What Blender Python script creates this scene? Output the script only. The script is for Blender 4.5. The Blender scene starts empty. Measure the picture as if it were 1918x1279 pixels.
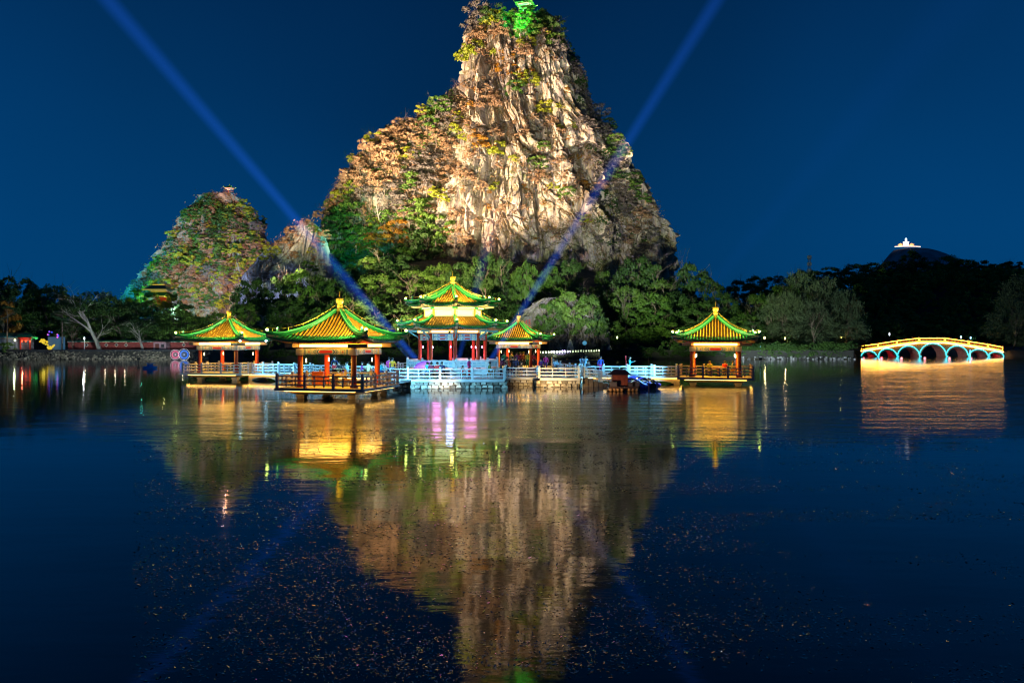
import bpy, bmesh, math, random
import numpy as np
from mathutils import Vector, Matrix

R = math.radians
PI = math.pi
rnd = random.Random(7)
scene = bpy.context.scene
COL = scene.collection

# ------------------------------------------------------------------ camera
CAM_H = 3.9
F = 28.0 / 36.0 * 1918.0          # focal length in photograph pixels
HY = 636.0                        # horizon row in the photograph
cam_d = bpy.data.cameras.new('camera'); cam = bpy.data.objects.new('camera', cam_d); COL.objects.link(cam)
cam.location = (0, 0, CAM_H); cam.rotation_euler = (R(90), 0, 0)
cam_d.lens = 28; cam_d.sensor_width = 36; cam_d.shift_y = -(639.5 - HY) / 1918.0
cam_d.clip_start = 0.1; cam_d.clip_end = 9000
scene.camera = cam

def P(px, py, d):
    return Vector(((px - 959) / F * d, d, CAM_H - (py - HY) / F * d))
def X(px, d): return (px - 959) / F * d
def Z(py, d): return CAM_H - (py - HY) / F * d
def W(wpx, d): return wpx / F * d

# ------------------------------------------------------------------ night sky
world = bpy.data.worlds.new('World'); scene.world = world; world.use_nodes = True
nt = world.node_tree; nt.nodes.clear()
wo = nt.nodes.new('ShaderNodeOutputWorld'); bg = nt.nodes.new('ShaderNodeBackground')
tc = nt.nodes.new('ShaderNodeTexCoord'); sep = nt.nodes.new('ShaderNodeSeparateXYZ')
ramp = nt.nodes.new('ShaderNodeValToRGB'); nt.links.new(tc.outputs['Generated'], sep.inputs[0])
nt.links.new(sep.outputs['Z'], ramp.inputs[0])
cr = ramp.color_ramp
cr.elements[0].position = 0.0; cr.elements[0].color = (0.0005, 0.050, 0.165, 1)
cr.elements[1].position = 1.0; cr.elements[1].color = (0.0005, 0.010, 0.042, 1)
for p_, c_ in ((0.12, (0.0005, 0.046, 0.158, 1)), (0.28, (0.0005, 0.031, 0.112, 1)), (0.45, (0.0005, 0.018, 0.070, 1))):
    e_ = cr.elements.new(p_); e_.color = c_
ab = nt.nodes.new('ShaderNodeMath'); ab.operation = 'ABSOLUTE'; nt.links.new(sep.outputs['X'], ab.inputs[0])
mr = nt.nodes.new('ShaderNodeMapRange'); mr.inputs[1].default_value = 0.0; mr.inputs[2].default_value = 0.55
mr.inputs[3].default_value = 0.62; mr.inputs[4].default_value = 1.15
nt.links.new(ab.outputs[0], mr.inputs[0])
nz = nt.nodes.new('ShaderNodeTexNoise'); nz.inputs['Scale'].default_value = 1.6; nz.inputs['Detail'].default_value = 2
nt.links.new(tc.outputs['Generated'], nz.inputs['Vector'])
mr2 = nt.nodes.new('ShaderNodeMapRange'); mr2.inputs[1].default_value = 0.3; mr2.inputs[2].default_value = 0.7
mr2.inputs[3].default_value = 0.8; mr2.inputs[4].default_value = 1.2
nt.links.new(nz.outputs[0], mr2.inputs[0])
mm = nt.nodes.new('ShaderNodeMath'); mm.operation = 'MULTIPLY'
nt.links.new(mr.outputs[0], mm.inputs[0]); nt.links.new(mr2.outputs[0], mm.inputs[1])
nt.links.new(ramp.outputs[0], bg.inputs['Color']); nt.links.new(mm.outputs[0], bg.inputs['Strength'])
nt.links.new(bg.outputs[0], wo.inputs['Surface'])

scene.view_settings.view_transform = 'Standard'
scene.view_settings.look = 'None'
scene.view_settings.exposure = 0.0
scene.view_settings.gamma = 1.0
scene.render.engine = 'CYCLES'
cy = scene.cycles
cy.use_denoising = True
cy.max_bounces = 5; cy.diffuse_bounces = 2; cy.glossy_bounces = 3; cy.transmission_bounces = 2; cy.volume_bounces = 0
cy.transparent_max_bounces = 6
cy.caustics_reflective = False; cy.caustics_refractive = False
cy.sample_clamp_indirect = 4.0
cy.use_light_tree = True
cy.filter_width = 1.15

# ------------------------------------------------------------------ lights
def lamp_data(kind, power, color, size=0.2, angle=60, blend=0.5):
    l = bpy.data.lights.new('lamp_light', kind); l.energy = power; l.color = color
    l.shadow_soft_size = size
    if kind == 'SPOT':
        l.spot_size = R(angle); l.spot_blend = blend
    return l
def add_light(kind, loc, power, color, target=None, size=0.2, angle=60, blend=0.5, parent=None):
    o = bpy.data.objects.new('lamp_light', lamp_data(kind, power, color, size, angle, blend)); COL.objects.link(o)
    o.location = loc
    if target is not None:
        o.rotation_euler = (Vector(target) - Vector(loc)).to_track_quat('-Z', 'Y').to_euler()
    if parent is not None: o.parent = parent
    return o

# ------------------------------------------------------------------ materials
MAT = {}
def nn(t, kind, **kw):
    n = t.nodes.new(kind)
    for k, v in kw.items(): setattr(n, k, v)
    return n
def noise_node(t, vec, scale, detail=4, rough=0.55):
    n = t.nodes.new('ShaderNodeTexNoise'); n.inputs['Scale'].default_value = scale
    n.inputs['Detail'].default_value = detail; n.inputs['Roughness'].default_value = rough
    if vec is not None: t.links.new(vec, n.inputs['Vector'])
    return n
def maprange(t, src, a, b, c, d):
    m = t.nodes.new('ShaderNodeMapRange')
    for i, v in enumerate((a, b, c, d)): m.inputs[i + 1].default_value = v
    t.links.new(src, m.inputs[0]); return m.outputs[0]
def mixc(t, fac, a, b, mode='MIX'):
    m = t.nodes.new('ShaderNodeMix'); m.data_type = 'RGBA'; m.blend_type = mode
    if isinstance(fac, (int, float)): m.inputs[0].default_value = fac
    else: t.links.new(fac, m.inputs[0])
    for s, i in ((a, 6), (b, 7)):
        if isinstance(s, tuple): m.inputs[i].default_value = s if len(s) == 4 else (*s, 1)
        else: t.links.new(s, m.inputs[i])
    return m.outputs[2]
def M(name, col=(0.5, 0.5, 0.5), rough=0.6, metal=0.0, var=0.25, scale=2.0, bump=0.0, bscale=12.0, emit=None, es=0.0, spec=0.5):
    if name in MAT: return MAT[name]
    m = bpy.data.materials.new(name); m.use_nodes = True; t = m.node_tree
    b = t.nodes['Principled BSDF']
    b.inputs['Roughness'].default_value = rough; b.inputs['Metallic'].default_value = metal
    b.inputs['Specular IOR Level'].default_value = spec
    if emit is not None:
        b.inputs['Base Color'].default_value = (*col, 1)
        b.inputs['Emission Color'].default_value = (*emit, 1); b.inputs['Emission Strength'].default_value = es
    else:
        tcn = t.nodes.new('ShaderNodeTexCoord')
        n = noise_node(t, tcn.outputs['Object'], scale, 5)
        f = maprange(t, n.outputs[0], 0.3, 0.7, 1 - var, 1 + var)
        c = mixc(t, 1.0, (*col, 1), f, 'MULTIPLY')
        t.links.new(c, b.inputs['Base Color'])
        n2 = noise_node(t, tcn.outputs['Object'], scale * 4, 3)
        t.links.new(maprange(t, n2.outputs[0], 0.3, 0.7, max(0.05, rough - 0.12), min(1, rough + 0.12)), b.inputs['Roughness'])
        if bump > 0:
            bn = noise_node(t, tcn.outputs['Object'], bscale, 4)
            bp = t.nodes.new('ShaderNodeBump'); bp.inputs['Strength'].default_value = bump; bp.inputs['Distance'].default_value = 0.05
            t.links.new(bn.outputs[0], bp.inputs['Height']); t.links.new(bp.outputs[0], b.inputs['Normal'])
    MAT[name] = m
    return m
def leaf_mat(name, c1, c2, trans=0.25):
    if name in MAT: return MAT[name]
    m = bpy.data.materials.new(name); m.use_nodes = True; t = m.node_tree; t.nodes.clear()
    out = t.nodes.new('ShaderNodeOutputMaterial')
    oi = t.nodes.new('ShaderNodeObjectInfo'); geo = t.nodes.new('ShaderNodeNewGeometry')
    n = noise_node(t, geo.outputs['Position'], 0.45, 3)
    a = t.nodes.new('ShaderNodeMath'); a.operation = 'ADD'
    t.links.new(maprange(t, n.outputs[0], 0.3, 0.7, 0, 0.65), a.inputs[0])
    t.links.new(maprange(t, oi.outputs['Random'], 0, 1, 0, 0.45), a.inputs[1])
    c = mixc(t, a.outputs[0], c1, c2)
    d = t.nodes.new('ShaderNodeBsdfPrincipled'); d.inputs['Roughness'].default_value = 0.55; d.inputs['Specular IOR Level'].default_value = 0.3
    tr = t.nodes.new('ShaderNodeBsdfTranslucent'); ms = t.nodes.new('ShaderNodeMixShader'); ms.inputs[0].default_value = trans
    t.links.new(c, d.inputs['Base Color']); t.links.new(c, tr.inputs['Color'])
    t.links.new(d.outputs[0], ms.inputs[1]); t.links.new(tr.outputs[0], ms.inputs[2]); t.links.new(ms.outputs[0], out.inputs[0])
    MAT[name] = m
    return m
def emis(name, col, strength):
    return M(name, col=(0.08, 0.08, 0.08), emit=col, es=strength)

# ------------------------------------------------------------------ mesh helpers
class MB:
    def __init__(s): s.v = []; s.f = []; s.m = []
    def add(s, vs, fs, mi=0):
        o = len(s.v); s.v.extend([tuple(v) for v in vs])
        for f in fs: s.f.append(tuple(i + o for i in f)); s.m.append(mi)
    def box(s, c, size, rz=0, mi=0, rx=0, ry=0, taper=1.0):
        hx, hy, hz = size[0] / 2, size[1] / 2, size[2] / 2
        pts = []
        mtx = Matrix.Rotation(rz, 3, 'Z') @ Matrix.Rotation(ry, 3, 'Y') @ Matrix.Rotation(rx, 3, 'X')
        for z in (-1, 1):
            k = taper if z > 0 else 1.0
            for x, y in ((-1, -1), (1, -1), (1, 1), (-1, 1)):
                pts.append(mtx @ Vector((x * hx * k, y * hy * k, z * hz)) + Vector(c))
        s.add(pts, [(3, 2, 1, 0), (4, 5, 6, 7), (0, 1, 5, 4), (1, 2, 6, 5), (2, 3, 7, 6), (3, 0, 4, 7)], mi)
    def tube(s, path, rad, n=6, mi=0, cap=True, sx=1.0, sz=1.0):
        path = [Vector(p) for p in path]; k = len(path)
        if not hasattr(rad, '__len__'): rad = [rad] * k
        vs = []
        for i, p in enumerate(path):
            d = (path[min(i + 1, k - 1)] - path[max(i - 1, 0)])
            if d.length < 1e-9: d = Vector((0, 0, 1))
            d.normalize()
            up = Vector((0, 0, 1)) if abs(d.z) < 0.95 else Vector((0, 1, 0))
            a = d.cross(up).normalized(); b = a.cross(d).normalized()
            for j in range(n):
                t = 2 * PI * (j + 0.5) / n
                vs.append(p + a * math.cos(t) * rad[i] * sx + b * math.sin(t) * rad[i] * sz)
        fs = []
        for i in range(k - 1):
            for j in range(n):
                fs.append((i * n + j, i * n + (j + 1) % n, (i + 1) * n + (j + 1) % n, (i + 1) * n + j))
        if cap:
            fs.append(tuple(range(n))[::-1]); fs.append(tuple((k - 1) * n + j for j in range(n)))
        s.add(vs, fs, mi)
    def lathe(s, prof, n=16, c=(0, 0, 0), mi=0, off=0.0):
        vs = []; k = len(prof)
        for r, z in prof:
            for j in range(n):
                t = 2 * PI * j / n + off
                vs.append((c[0] + r * math.cos(t), c[1] + r * math.sin(t), c[2] + z))
        fs = []
        for i in range(k - 1):
            for j in range(n):
                fs.append((i * n + j, i * n + (j + 1) % n, (i + 1) * n + (j + 1) % n, (i + 1) * n + j))
        fs.append(tuple(range(n))[::-1]); fs.append(tuple((k - 1) * n + j for j in range(n)))
        s.add(vs, fs, mi)
    def prism(s, poly, z0, z1, mi=0):
        n = len(poly)
        vs = [(p[0], p[1], z0) for p in poly] + [(p[0], p[1], z1) for p in poly]
        fs = [tuple(range(n))[::-1], tuple(range(n, 2 * n))]
        fs += [(i, (i + 1) % n, n + (i + 1) % n, n + i) for i in range(n)]
        s.add(vs, fs, mi)
    def slab(s, poly, frame, depth, mi=0):
        """flat polygon in a frame (origin, x axis, y axis, out axis) given a thickness"""
        o, ax, ay, az = frame; n = len(poly)
        vs = [o + ax * p[0] + ay * p[1] for p in poly] + [o + ax * p[0] + ay * p[1] + az * depth for p in poly]
        fs = [tuple(range(n))[::-1], tuple(range(n, 2 * n))]
        fs += [(i, (i + 1) % n, n + (i + 1) % n, n + i) for i in range(n)]
        s.add(vs, fs, mi)
    def mesh(s, name, mats, smooth=False):
        me = bpy.data.meshes.new(name); me.from_pydata(s.v, [], s.f)
        for m in (mats if isinstance(mats, (list, tuple)) else [mats]): me.materials.append(m)
        if len(me.materials) > 1: me.polygons.foreach_set('material_index', s.m)
        if smooth: me.polygons.foreach_set('use_smooth', [True] * len(s.f))
        me.update(); return me
    def build(s, name, mats, parent=None, smooth=False):
        return link(name, s.mesh(name, mats, smooth), parent)

def link(name, me, parent=None, loc=None, rz=None, scale=None):
    o = bpy.data.objects.new(name, me); COL.objects.link(o)
    if parent is not None: o.parent = parent
    if loc is not None: o.location = loc
    if rz is not None: o.rotation_euler = (0, 0, rz)
    if scale is not None: o.scale = scale
    return o
def arrays_mesh(name, V, Fq, mats, mi=None, smooth=False):
    V = np.asarray(V, dtype=np.float32); Fq = np.asarray(Fq, dtype=np.int32); k = Fq.shape[1]
    me = bpy.data.meshes.new(name)
    me.vertices.add(len(V)); me.vertices.foreach_set('co', V.ravel())
    me.loops.add(Fq.size); me.loops.foreach_set('vertex_index', Fq.ravel())
    me.polygons.add(len(Fq)); me.polygons.foreach_set('loop_start', np.arange(0, Fq.size, k, dtype=np.int32))
    me.polygons.foreach_set('loop_total', np.full(len(Fq), k, dtype=np.int32))
    for m in (mats if isinstance(mats, (list, tuple)) else [mats]): me.materials.append(m)
    if mi is not None: me.polygons.foreach_set('material_index', np.asarray(mi, dtype=np.int32))
    me.polygons.foreach_set('use_smooth', np.full(len(Fq), smooth, dtype=bool))
    me.update(calc_edges=True); me.validate(); return me
def tag(o, label=None, cat=None, group=None, kind=None):
    if label: o['label'] = label
    if cat: o['category'] = cat
    if group: o['group'] = group
    if kind: o['kind'] = kind
    return o
def thing(name, label, cat, loc, rz=0.0, group=None):
    o = bpy.data.objects.new(name, None); COL.objects.link(o); o.location = loc; o.rotation_euler = (0, 0, rz)
    o.empty_display_size = 0.2
    return tag(o, label, cat, group)
def copy_tree(root, loc, rz=0, scale=None, label=None, group=None):
    r = root.copy(); COL.objects.link(r); r.location = loc; r.rotation_euler = (0, 0, rz)
    if scale is not None: r.scale = scale
    if label: r['label'] = label
    if group: r['group'] = group
    for ch in root.children:
        c = ch.copy(); COL.objects.link(c); c.parent = r
        for g in ch.children:
            d = g.copy(); COL.objects.link(d); d.parent = c
    return r

# numpy noise ------------------------------------------------------
def _h(ix, iy, iz, seed):
    h = (ix.astype(np.int64) * 374761393 + iy.astype(np.int64) * 668265263 + iz.astype(np.int64) * 2147483647 + seed * 1274126177) & 0x7fffffff
    h = ((h ^ (h >> 13)) * 1274126177) & 0x7fffffff
    h = ((h ^ (h >> 16)) * 2246822519) & 0x7fffffff
    return ((h ^ (h >> 15)) & 0xffffff) / float(0xffffff)
def vnoise(x, y, z, seed=0):
    x, y, z = np.broadcast_arrays(np.asarray(x, float), np.asarray(y, float), np.asarray(z, float))
    ix = np.floor(x); iy = np.floor(y); iz = np.floor(z)
    fx = x - ix; fy = y - iy; fz = z - iz
    fx = fx * fx * (3 - 2 * fx); fy = fy * fy * (3 - 2 * fy); fz = fz * fz * (3 - 2 * fz)
    r = 0
    for a in (0, 1):
        for b in (0, 1):
            for c in (0, 1):
                w = (fx if a else 1 - fx) * (fy if b else 1 - fy) * (fz if c else 1 - fz)
                r = r + w * _h(ix + a, iy + b, iz + c, seed)
    return r * 2 - 1
def fbm(x, y, z, seed=0, o=4):
    r = 0; a = 0.5
    for i in range(o):
        r = r + a * vnoise(x, y, z, seed + i * 17); x = x * 2.03; y = y * 2.03; z = z * 2.03; a *= 0.5
    return r
def cells(u, v, seed=0):
    """per-cell random value and edge distance of a jittered 2-D cell pattern"""
    iu = np.floor(u); iv = np.floor(v)
    best = np.full(u.shape, 1e9); sec = np.full(u.shape, 1e9); val = np.zeros(u.shape)
    zero = np.zeros(u.shape)
    for a in (-1, 0, 1):
        for b in (-1, 0, 1):
            cu = iu + a; cv = iv + b
            pu = cu + _h(cu, cv, zero, seed); pv = cv + _h(cu, cv, zero + 1, seed)
            d = (u - pu) ** 2 + (v - pv) ** 2
            nearer = d < best
            sec = np.where(nearer, best, np.minimum(sec, d))
            val = np.where(nearer, (_h(cu, cv, zero + 2, seed) * 2 - 1) + 2.2 * (_h(cu, cv, zero + 3, seed) - .5) * (u - pu) + 1.6 * (_h(cu, cv, zero + 4, seed) - .5) * (v - pv), val)
            best = np.where(nearer, d, best)
    return val, np.sqrt(sec) - np.sqrt(best)

# ================================================================== THE SETTING
# ------------------------------------------------------------------ lake
def water_material():
    m = bpy.data.materials.new('lake_water'); m.use_nodes = True; t = m.node_tree; b = t.nodes['Principled BSDF']
    b.inputs['Base Color'].default_value = (0.0015, 0.006, 0.010, 1)
    b.inputs['IOR'].default_value = 1.52
    b.inputs['Specular IOR Level'].default_value = 0.5
    geo = t.nodes.new('ShaderNodeNewGeometry'); sp = t.nodes.new('ShaderNodeSeparateXYZ'); t.links.new(geo.outputs['Position'], sp.inputs[0])
    # breeze-ruffled belt across the middle of the lake, calm water on both sides of it
    wv = noise_node(t, geo.outputs['Position'], 0.045, 3)
    off = t.nodes.new('ShaderNodeMath'); off.operation = 'MULTIPLY_ADD'; off.inputs[1].default_value = 16.0
    t.links.new(wv.outputs[0], off.inputs[0]); t.links.new(sp.outputs['Y'], off.inputs[2])
    near = maprange(t, off.outputs[0], 37.0, 42.0, 0, 1)
    mx = t.nodes.new('ShaderNodeMath'); mx.operation = 'MAXIMUM'; mx.inputs[1].default_value = 0.0; t.links.new(sp.outputs['X'], mx.inputs[0])
    fy = t.nodes.new('ShaderNodeMath'); fy.operation = 'MULTIPLY_ADD'; fy.inputs[1].default_value = -1.1; t.links.new(mx.outputs[0], fy.inputs[0]); t.links.new(off.outputs[0], fy.inputs[2])
    far = maprange(t, fy.outputs[0], 50.0, 62.0, 1, 0.12)
    mul = t.nodes.new('ShaderNodeMath'); mul.operation = 'MULTIPLY'; t.links.new(near, mul.inputs[0]); t.links.new(far, mul.inputs[1])
    lee = maprange(t, sp.outputs['X'], -23.0, -15.5, 0.08, 1.0); mul0 = mul; mul = t.nodes.new('ShaderNodeMath'); mul.operation = 'MULTIPLY'; t.links.new(mul0.outputs[0], mul.inputs[0]); t.links.new(lee, mul.inputs[1])
    mp = t.nodes.new('ShaderNodeMapping'); mp.inputs['Scale'].default_value = (0.35, 1.0, 1.0); t.links.new(geo.outputs['Position'], mp.inputs[0])
    st = noise_node(t, mp.outputs[0], 0.5, 4)
    stm = maprange(t, st.outputs[0], 0.35, 0.65, 0.55, 1.2)
    mul2 = t.nodes.new('ShaderNodeMath'); mul2.operation = 'MULTIPLY'; t.links.new(mul.outputs[0], mul2.inputs[0]); t.links.new(stm, mul2.inputs[1])
    t.links.new(maprange(t, mul2.outputs[0], 0, 1, 0.05, 0.185), b.inputs['Roughness'])
    # ripples
    n1 = noise_node(t, mp.outputs[0], 2.6, 3); n2 = noise_node(t, mp.outputs[0], 0.55, 2)
    a1 = t.nodes.new('ShaderNodeMath'); a1.operation = 'MULTIPLY'; a1.inputs[1].default_value = 0.16
    t.links.new(n1.outputs[0], a1.inputs[0])
    a2 = t.nodes.new('ShaderNodeMath'); a2.operation = 'MULTIPLY_ADD'; a2.inputs[1].default_value = 0.5
    t.links.new(n2.outputs[0], a2.inputs[0]); t.links.new(a1.outputs[0], a2.inputs[2])
    amp = maprange(t, mul2.outputs[0], 0, 1, 0.02, 0.10)
    a3 = t.nodes.new('ShaderNodeMath'); a3.operation = 'MULTIPLY'; t.links.new(a2.outputs[0], a3.inputs[0]); t.links.new(amp, a3.inputs[1])
    bp = t.nodes.new('ShaderNodeBump'); bp.inputs['Strength'].default_value = 1.0; bp.inputs['Distance'].default_value = 1.0
    t.links.new(a3.outputs[0], bp.inputs['Height']); t.links.new(bp.outputs[0], b.inputs['Normal'])
    return m
wm = MB(); wm.add([(-900, -120, 0), (900, -120, 0), (900, 420, 0), (-900, 420, 0)], [(0, 1, 2, 3)])
tag(wm.build('lake', water_material()), 'calm dark lake mirroring the lit pavilions and rock peak', 'lake', kind='structure')

# ------------------------------------------------------------------ ground
def sstep(a, b, x):
    t = np.clip((x - a) / (b - a), 0, 1); return t * t * (3 - 2 * t)
RH = np.array([(1300, 640), (1340, 610), (1400, 585), (1480, 565), (1560, 548), (1640, 538), (1720, 533), (1800, 533), (1918, 540), (2150, 560), (2500, 640)], float)
RHX = (RH[:, 0] - 959) / F * 340; RHZ = CAM_H - (RH[:, 1] - HY) / F * 340
def ground_h(x, y):
    x = np.asarray(x, float); y = np.asarray(y, float)
    ys = 158 + 2.5 * vnoise(x / 14, 0.3, 0.7, 5) + 22 * sstep(98, 103, x)
    q_ = x / np.maximum(y, 1.0); chan = sstep(0.428, 0.438, q_) * (1 - sstep(0.612, 0.622, q_)) * (1 - sstep(226, 232, y))
    base = np.clip((y - ys) * 0.7, -3, 1.5) + 0.12 * vnoise(x / 3, y / 3, 0.5, 8) * (y > ys + 2)
    base = base * (1 - chan) - 3.0 * chan
    apron = 30 * sstep(188, 275, y) * np.exp(-((x + 8) / 62.0) ** 4)
    left = 9 * sstep(185, 260, y) * sstep(-70, -110, x)
    ridge = np.interp(x, RHX, RHZ) - 1.5
    hill = np.clip(ridge, 0, 60) * sstep(232, 335, y) * (1 - 0.6 * sstep(345, 520, y)) * sstep(60, 95, x)
    und = 1.5 * fbm(x / 30, y / 30, 0.2, 3) * sstep(195, 230, y)
    return base + apron + left + hill + und
gx = np.concatenate([np.linspace(-3500, -260, 30)[:-1], np.linspace(-260, 330, 296), np.linspace(330, 3500, 30)[1:]])
gy = np.concatenate([np.linspace(150, 260, 93), np.linspace(263, 420, 54), np.linspace(430, 5000, 40)])
GX, GY = np.meshgrid(gx, gy); GZ = ground_h(GX, GY)
nx_, ny_ = len(gx), len(gy)
ii, jj = np.meshgrid(np.arange(nx_ - 1), np.arange(ny_ - 1)); q = (jj * nx_ + ii).ravel()
ground = link('ground', arrays_mesh('ground', np.stack([GX.ravel(), GY.ravel(), GZ.ravel()], 1), np.stack([q, q + 1, q + nx_ + 1, q + nx_], 1),
              M('earth', (0.045, 0.038, 0.028), 0.9, var=0.5, scale=0.35, bump=0.6, bscale=3), smooth=True))
tag(ground, 'dark wooded ground along the far lake shore', 'ground', kind='structure')
def gh(x, y): return float(ground_h(np.array([x]), np.array([y]))[0])

# far hill that carries the lit shrine
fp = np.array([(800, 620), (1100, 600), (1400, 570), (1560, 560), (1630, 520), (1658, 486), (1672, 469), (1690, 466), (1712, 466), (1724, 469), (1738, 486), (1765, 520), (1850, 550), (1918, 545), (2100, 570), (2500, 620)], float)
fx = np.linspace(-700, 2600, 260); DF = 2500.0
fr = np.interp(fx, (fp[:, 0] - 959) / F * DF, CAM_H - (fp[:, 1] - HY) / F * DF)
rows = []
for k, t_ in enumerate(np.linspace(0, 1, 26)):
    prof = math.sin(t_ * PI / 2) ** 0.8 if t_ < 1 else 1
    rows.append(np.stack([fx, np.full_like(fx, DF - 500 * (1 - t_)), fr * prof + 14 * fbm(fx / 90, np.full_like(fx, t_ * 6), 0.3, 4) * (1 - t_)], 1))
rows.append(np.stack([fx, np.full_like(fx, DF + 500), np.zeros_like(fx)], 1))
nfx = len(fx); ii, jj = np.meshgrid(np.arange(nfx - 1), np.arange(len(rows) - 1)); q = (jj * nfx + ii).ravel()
hill_far = link('hill', arrays_mesh('hill', np.concatenate(rows), np.stack([q, q + 1, q + nfx + 1, q + nfx], 1), M('far_forest_hazed', (0.20, 0.27, 0.30), 0.95, var=0.6, scale=0.02), smooth=True))  # distance haze put into the colour: forest made paler and bluer
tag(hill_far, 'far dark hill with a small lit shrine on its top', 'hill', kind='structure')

# ------------------------------------------------------------------ rock masses
def rock_material(name, cream, grey, rust, veg, veg_amt):
    m = bpy.data.materials.new(name); m.use_nodes = True; t = m.node_tree; b = t.nodes['Principled BSDF']
    b.inputs['Roughness'].default_value = 0.85; b.inputs['Specular IOR Level'].default_value = 0.25
    geo = t.nodes.new('ShaderNodeNewGeometry')
    mp = t.nodes.new('ShaderNodeMapping'); mp.inputs['Scale'].default_value = (0.33, 0.33, 0.035); t.links.new(geo.outputs['Position'], mp.inputs[0])
    s1 = noise_node(t, mp.outputs[0], 1.0, 6, 0.65)
    mp2 = t.nodes.new('ShaderNodeMapping'); mp2.inputs['Scale'].default_value = (0.9, 0.9, 0.12); t.links.new(geo.outputs['Position'], mp2.inputs[0])
    s2 = noise_node(t, mp2.outputs[0], 1.0, 6, 0.7)
    big = noise_node(t, geo.outputs['Position'], 0.06, 4)
    c = mixc(t, maprange(t, s1.outputs[0], 0.42, 0.58, 0, 1), grey, cream)
    c = mixc(t, maprange(t, s2.outputs[0], 0.52, 0.70, 0, 0.75), c, rust)
    dk = maprange(t, s2.outputs[0], 0.30, 0.46, 0.30, 1.0)
    c = mixc(t, 1.0, c, dk, 'MULTIPLY')
    sp = t.nodes.new('ShaderNodeSeparateXYZ'); t.links.new(geo.outputs['Normal'], sp.inputs[0])
    v1 = noise_node(t, geo.outputs['Position'], 0.16, 5, 0.7)
    add = t.nodes.new('ShaderNodeMath'); add.operation = 'ADD'
    t.links.new(maprange(t, sp.outputs['Z'], 0.05, 0.6, 0.0, 0.55), add.inputs[0])
    t.links.new(maprange(t, v1.outputs[0], 0.40, 0.68, -0.2, veg_amt), add.inputs[1])
    fine = noise_node(t, geo.outputs['Position'], 1.7, 4, 0.7)
    vm = t.nodes.new('ShaderNodeMath'); vm.operation = 'MULTIPLY'; t.links.new(add.outputs[0], vm.inputs[0])
    t.links.new(maprange(t, fine.outputs[0], 0.38, 0.6, 0.1, 1.6), vm.inputs[1])
    vc = mixc(t, maprange(t, big.outputs[0], 0.35, 0.65, 0, 1), veg, (0.10, 0.11, 0.03, 1))
    cl = t.nodes.new('ShaderNodeMath'); cl.operation = 'MINIMUM'; cl.inputs[1].default_value = 1.0; t.links.new(vm.outputs[0], cl.inputs[0])
    cl2 = t.nodes.new('ShaderNodeMath'); cl2.operation = 'MAXIMUM'; cl2.inputs[1].default_value = 0.0; t.links.new(cl.outputs[0], cl2.inputs[0])
    c = mixc(t, cl2.outputs[0], c, vc)
    t.links.new(c, b.inputs['Base Color'])
    bp = t.nodes.new('ShaderNodeBump'); bp.inputs['Strength'].default_value = 0.9; bp.inputs['Distance'].default_value = 0.6
    t.links.new(s2.outputs[0], bp.inputs['Height']); t.links.new(bp.outputs[0], b.inputs['Normal'])
    return m

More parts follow.
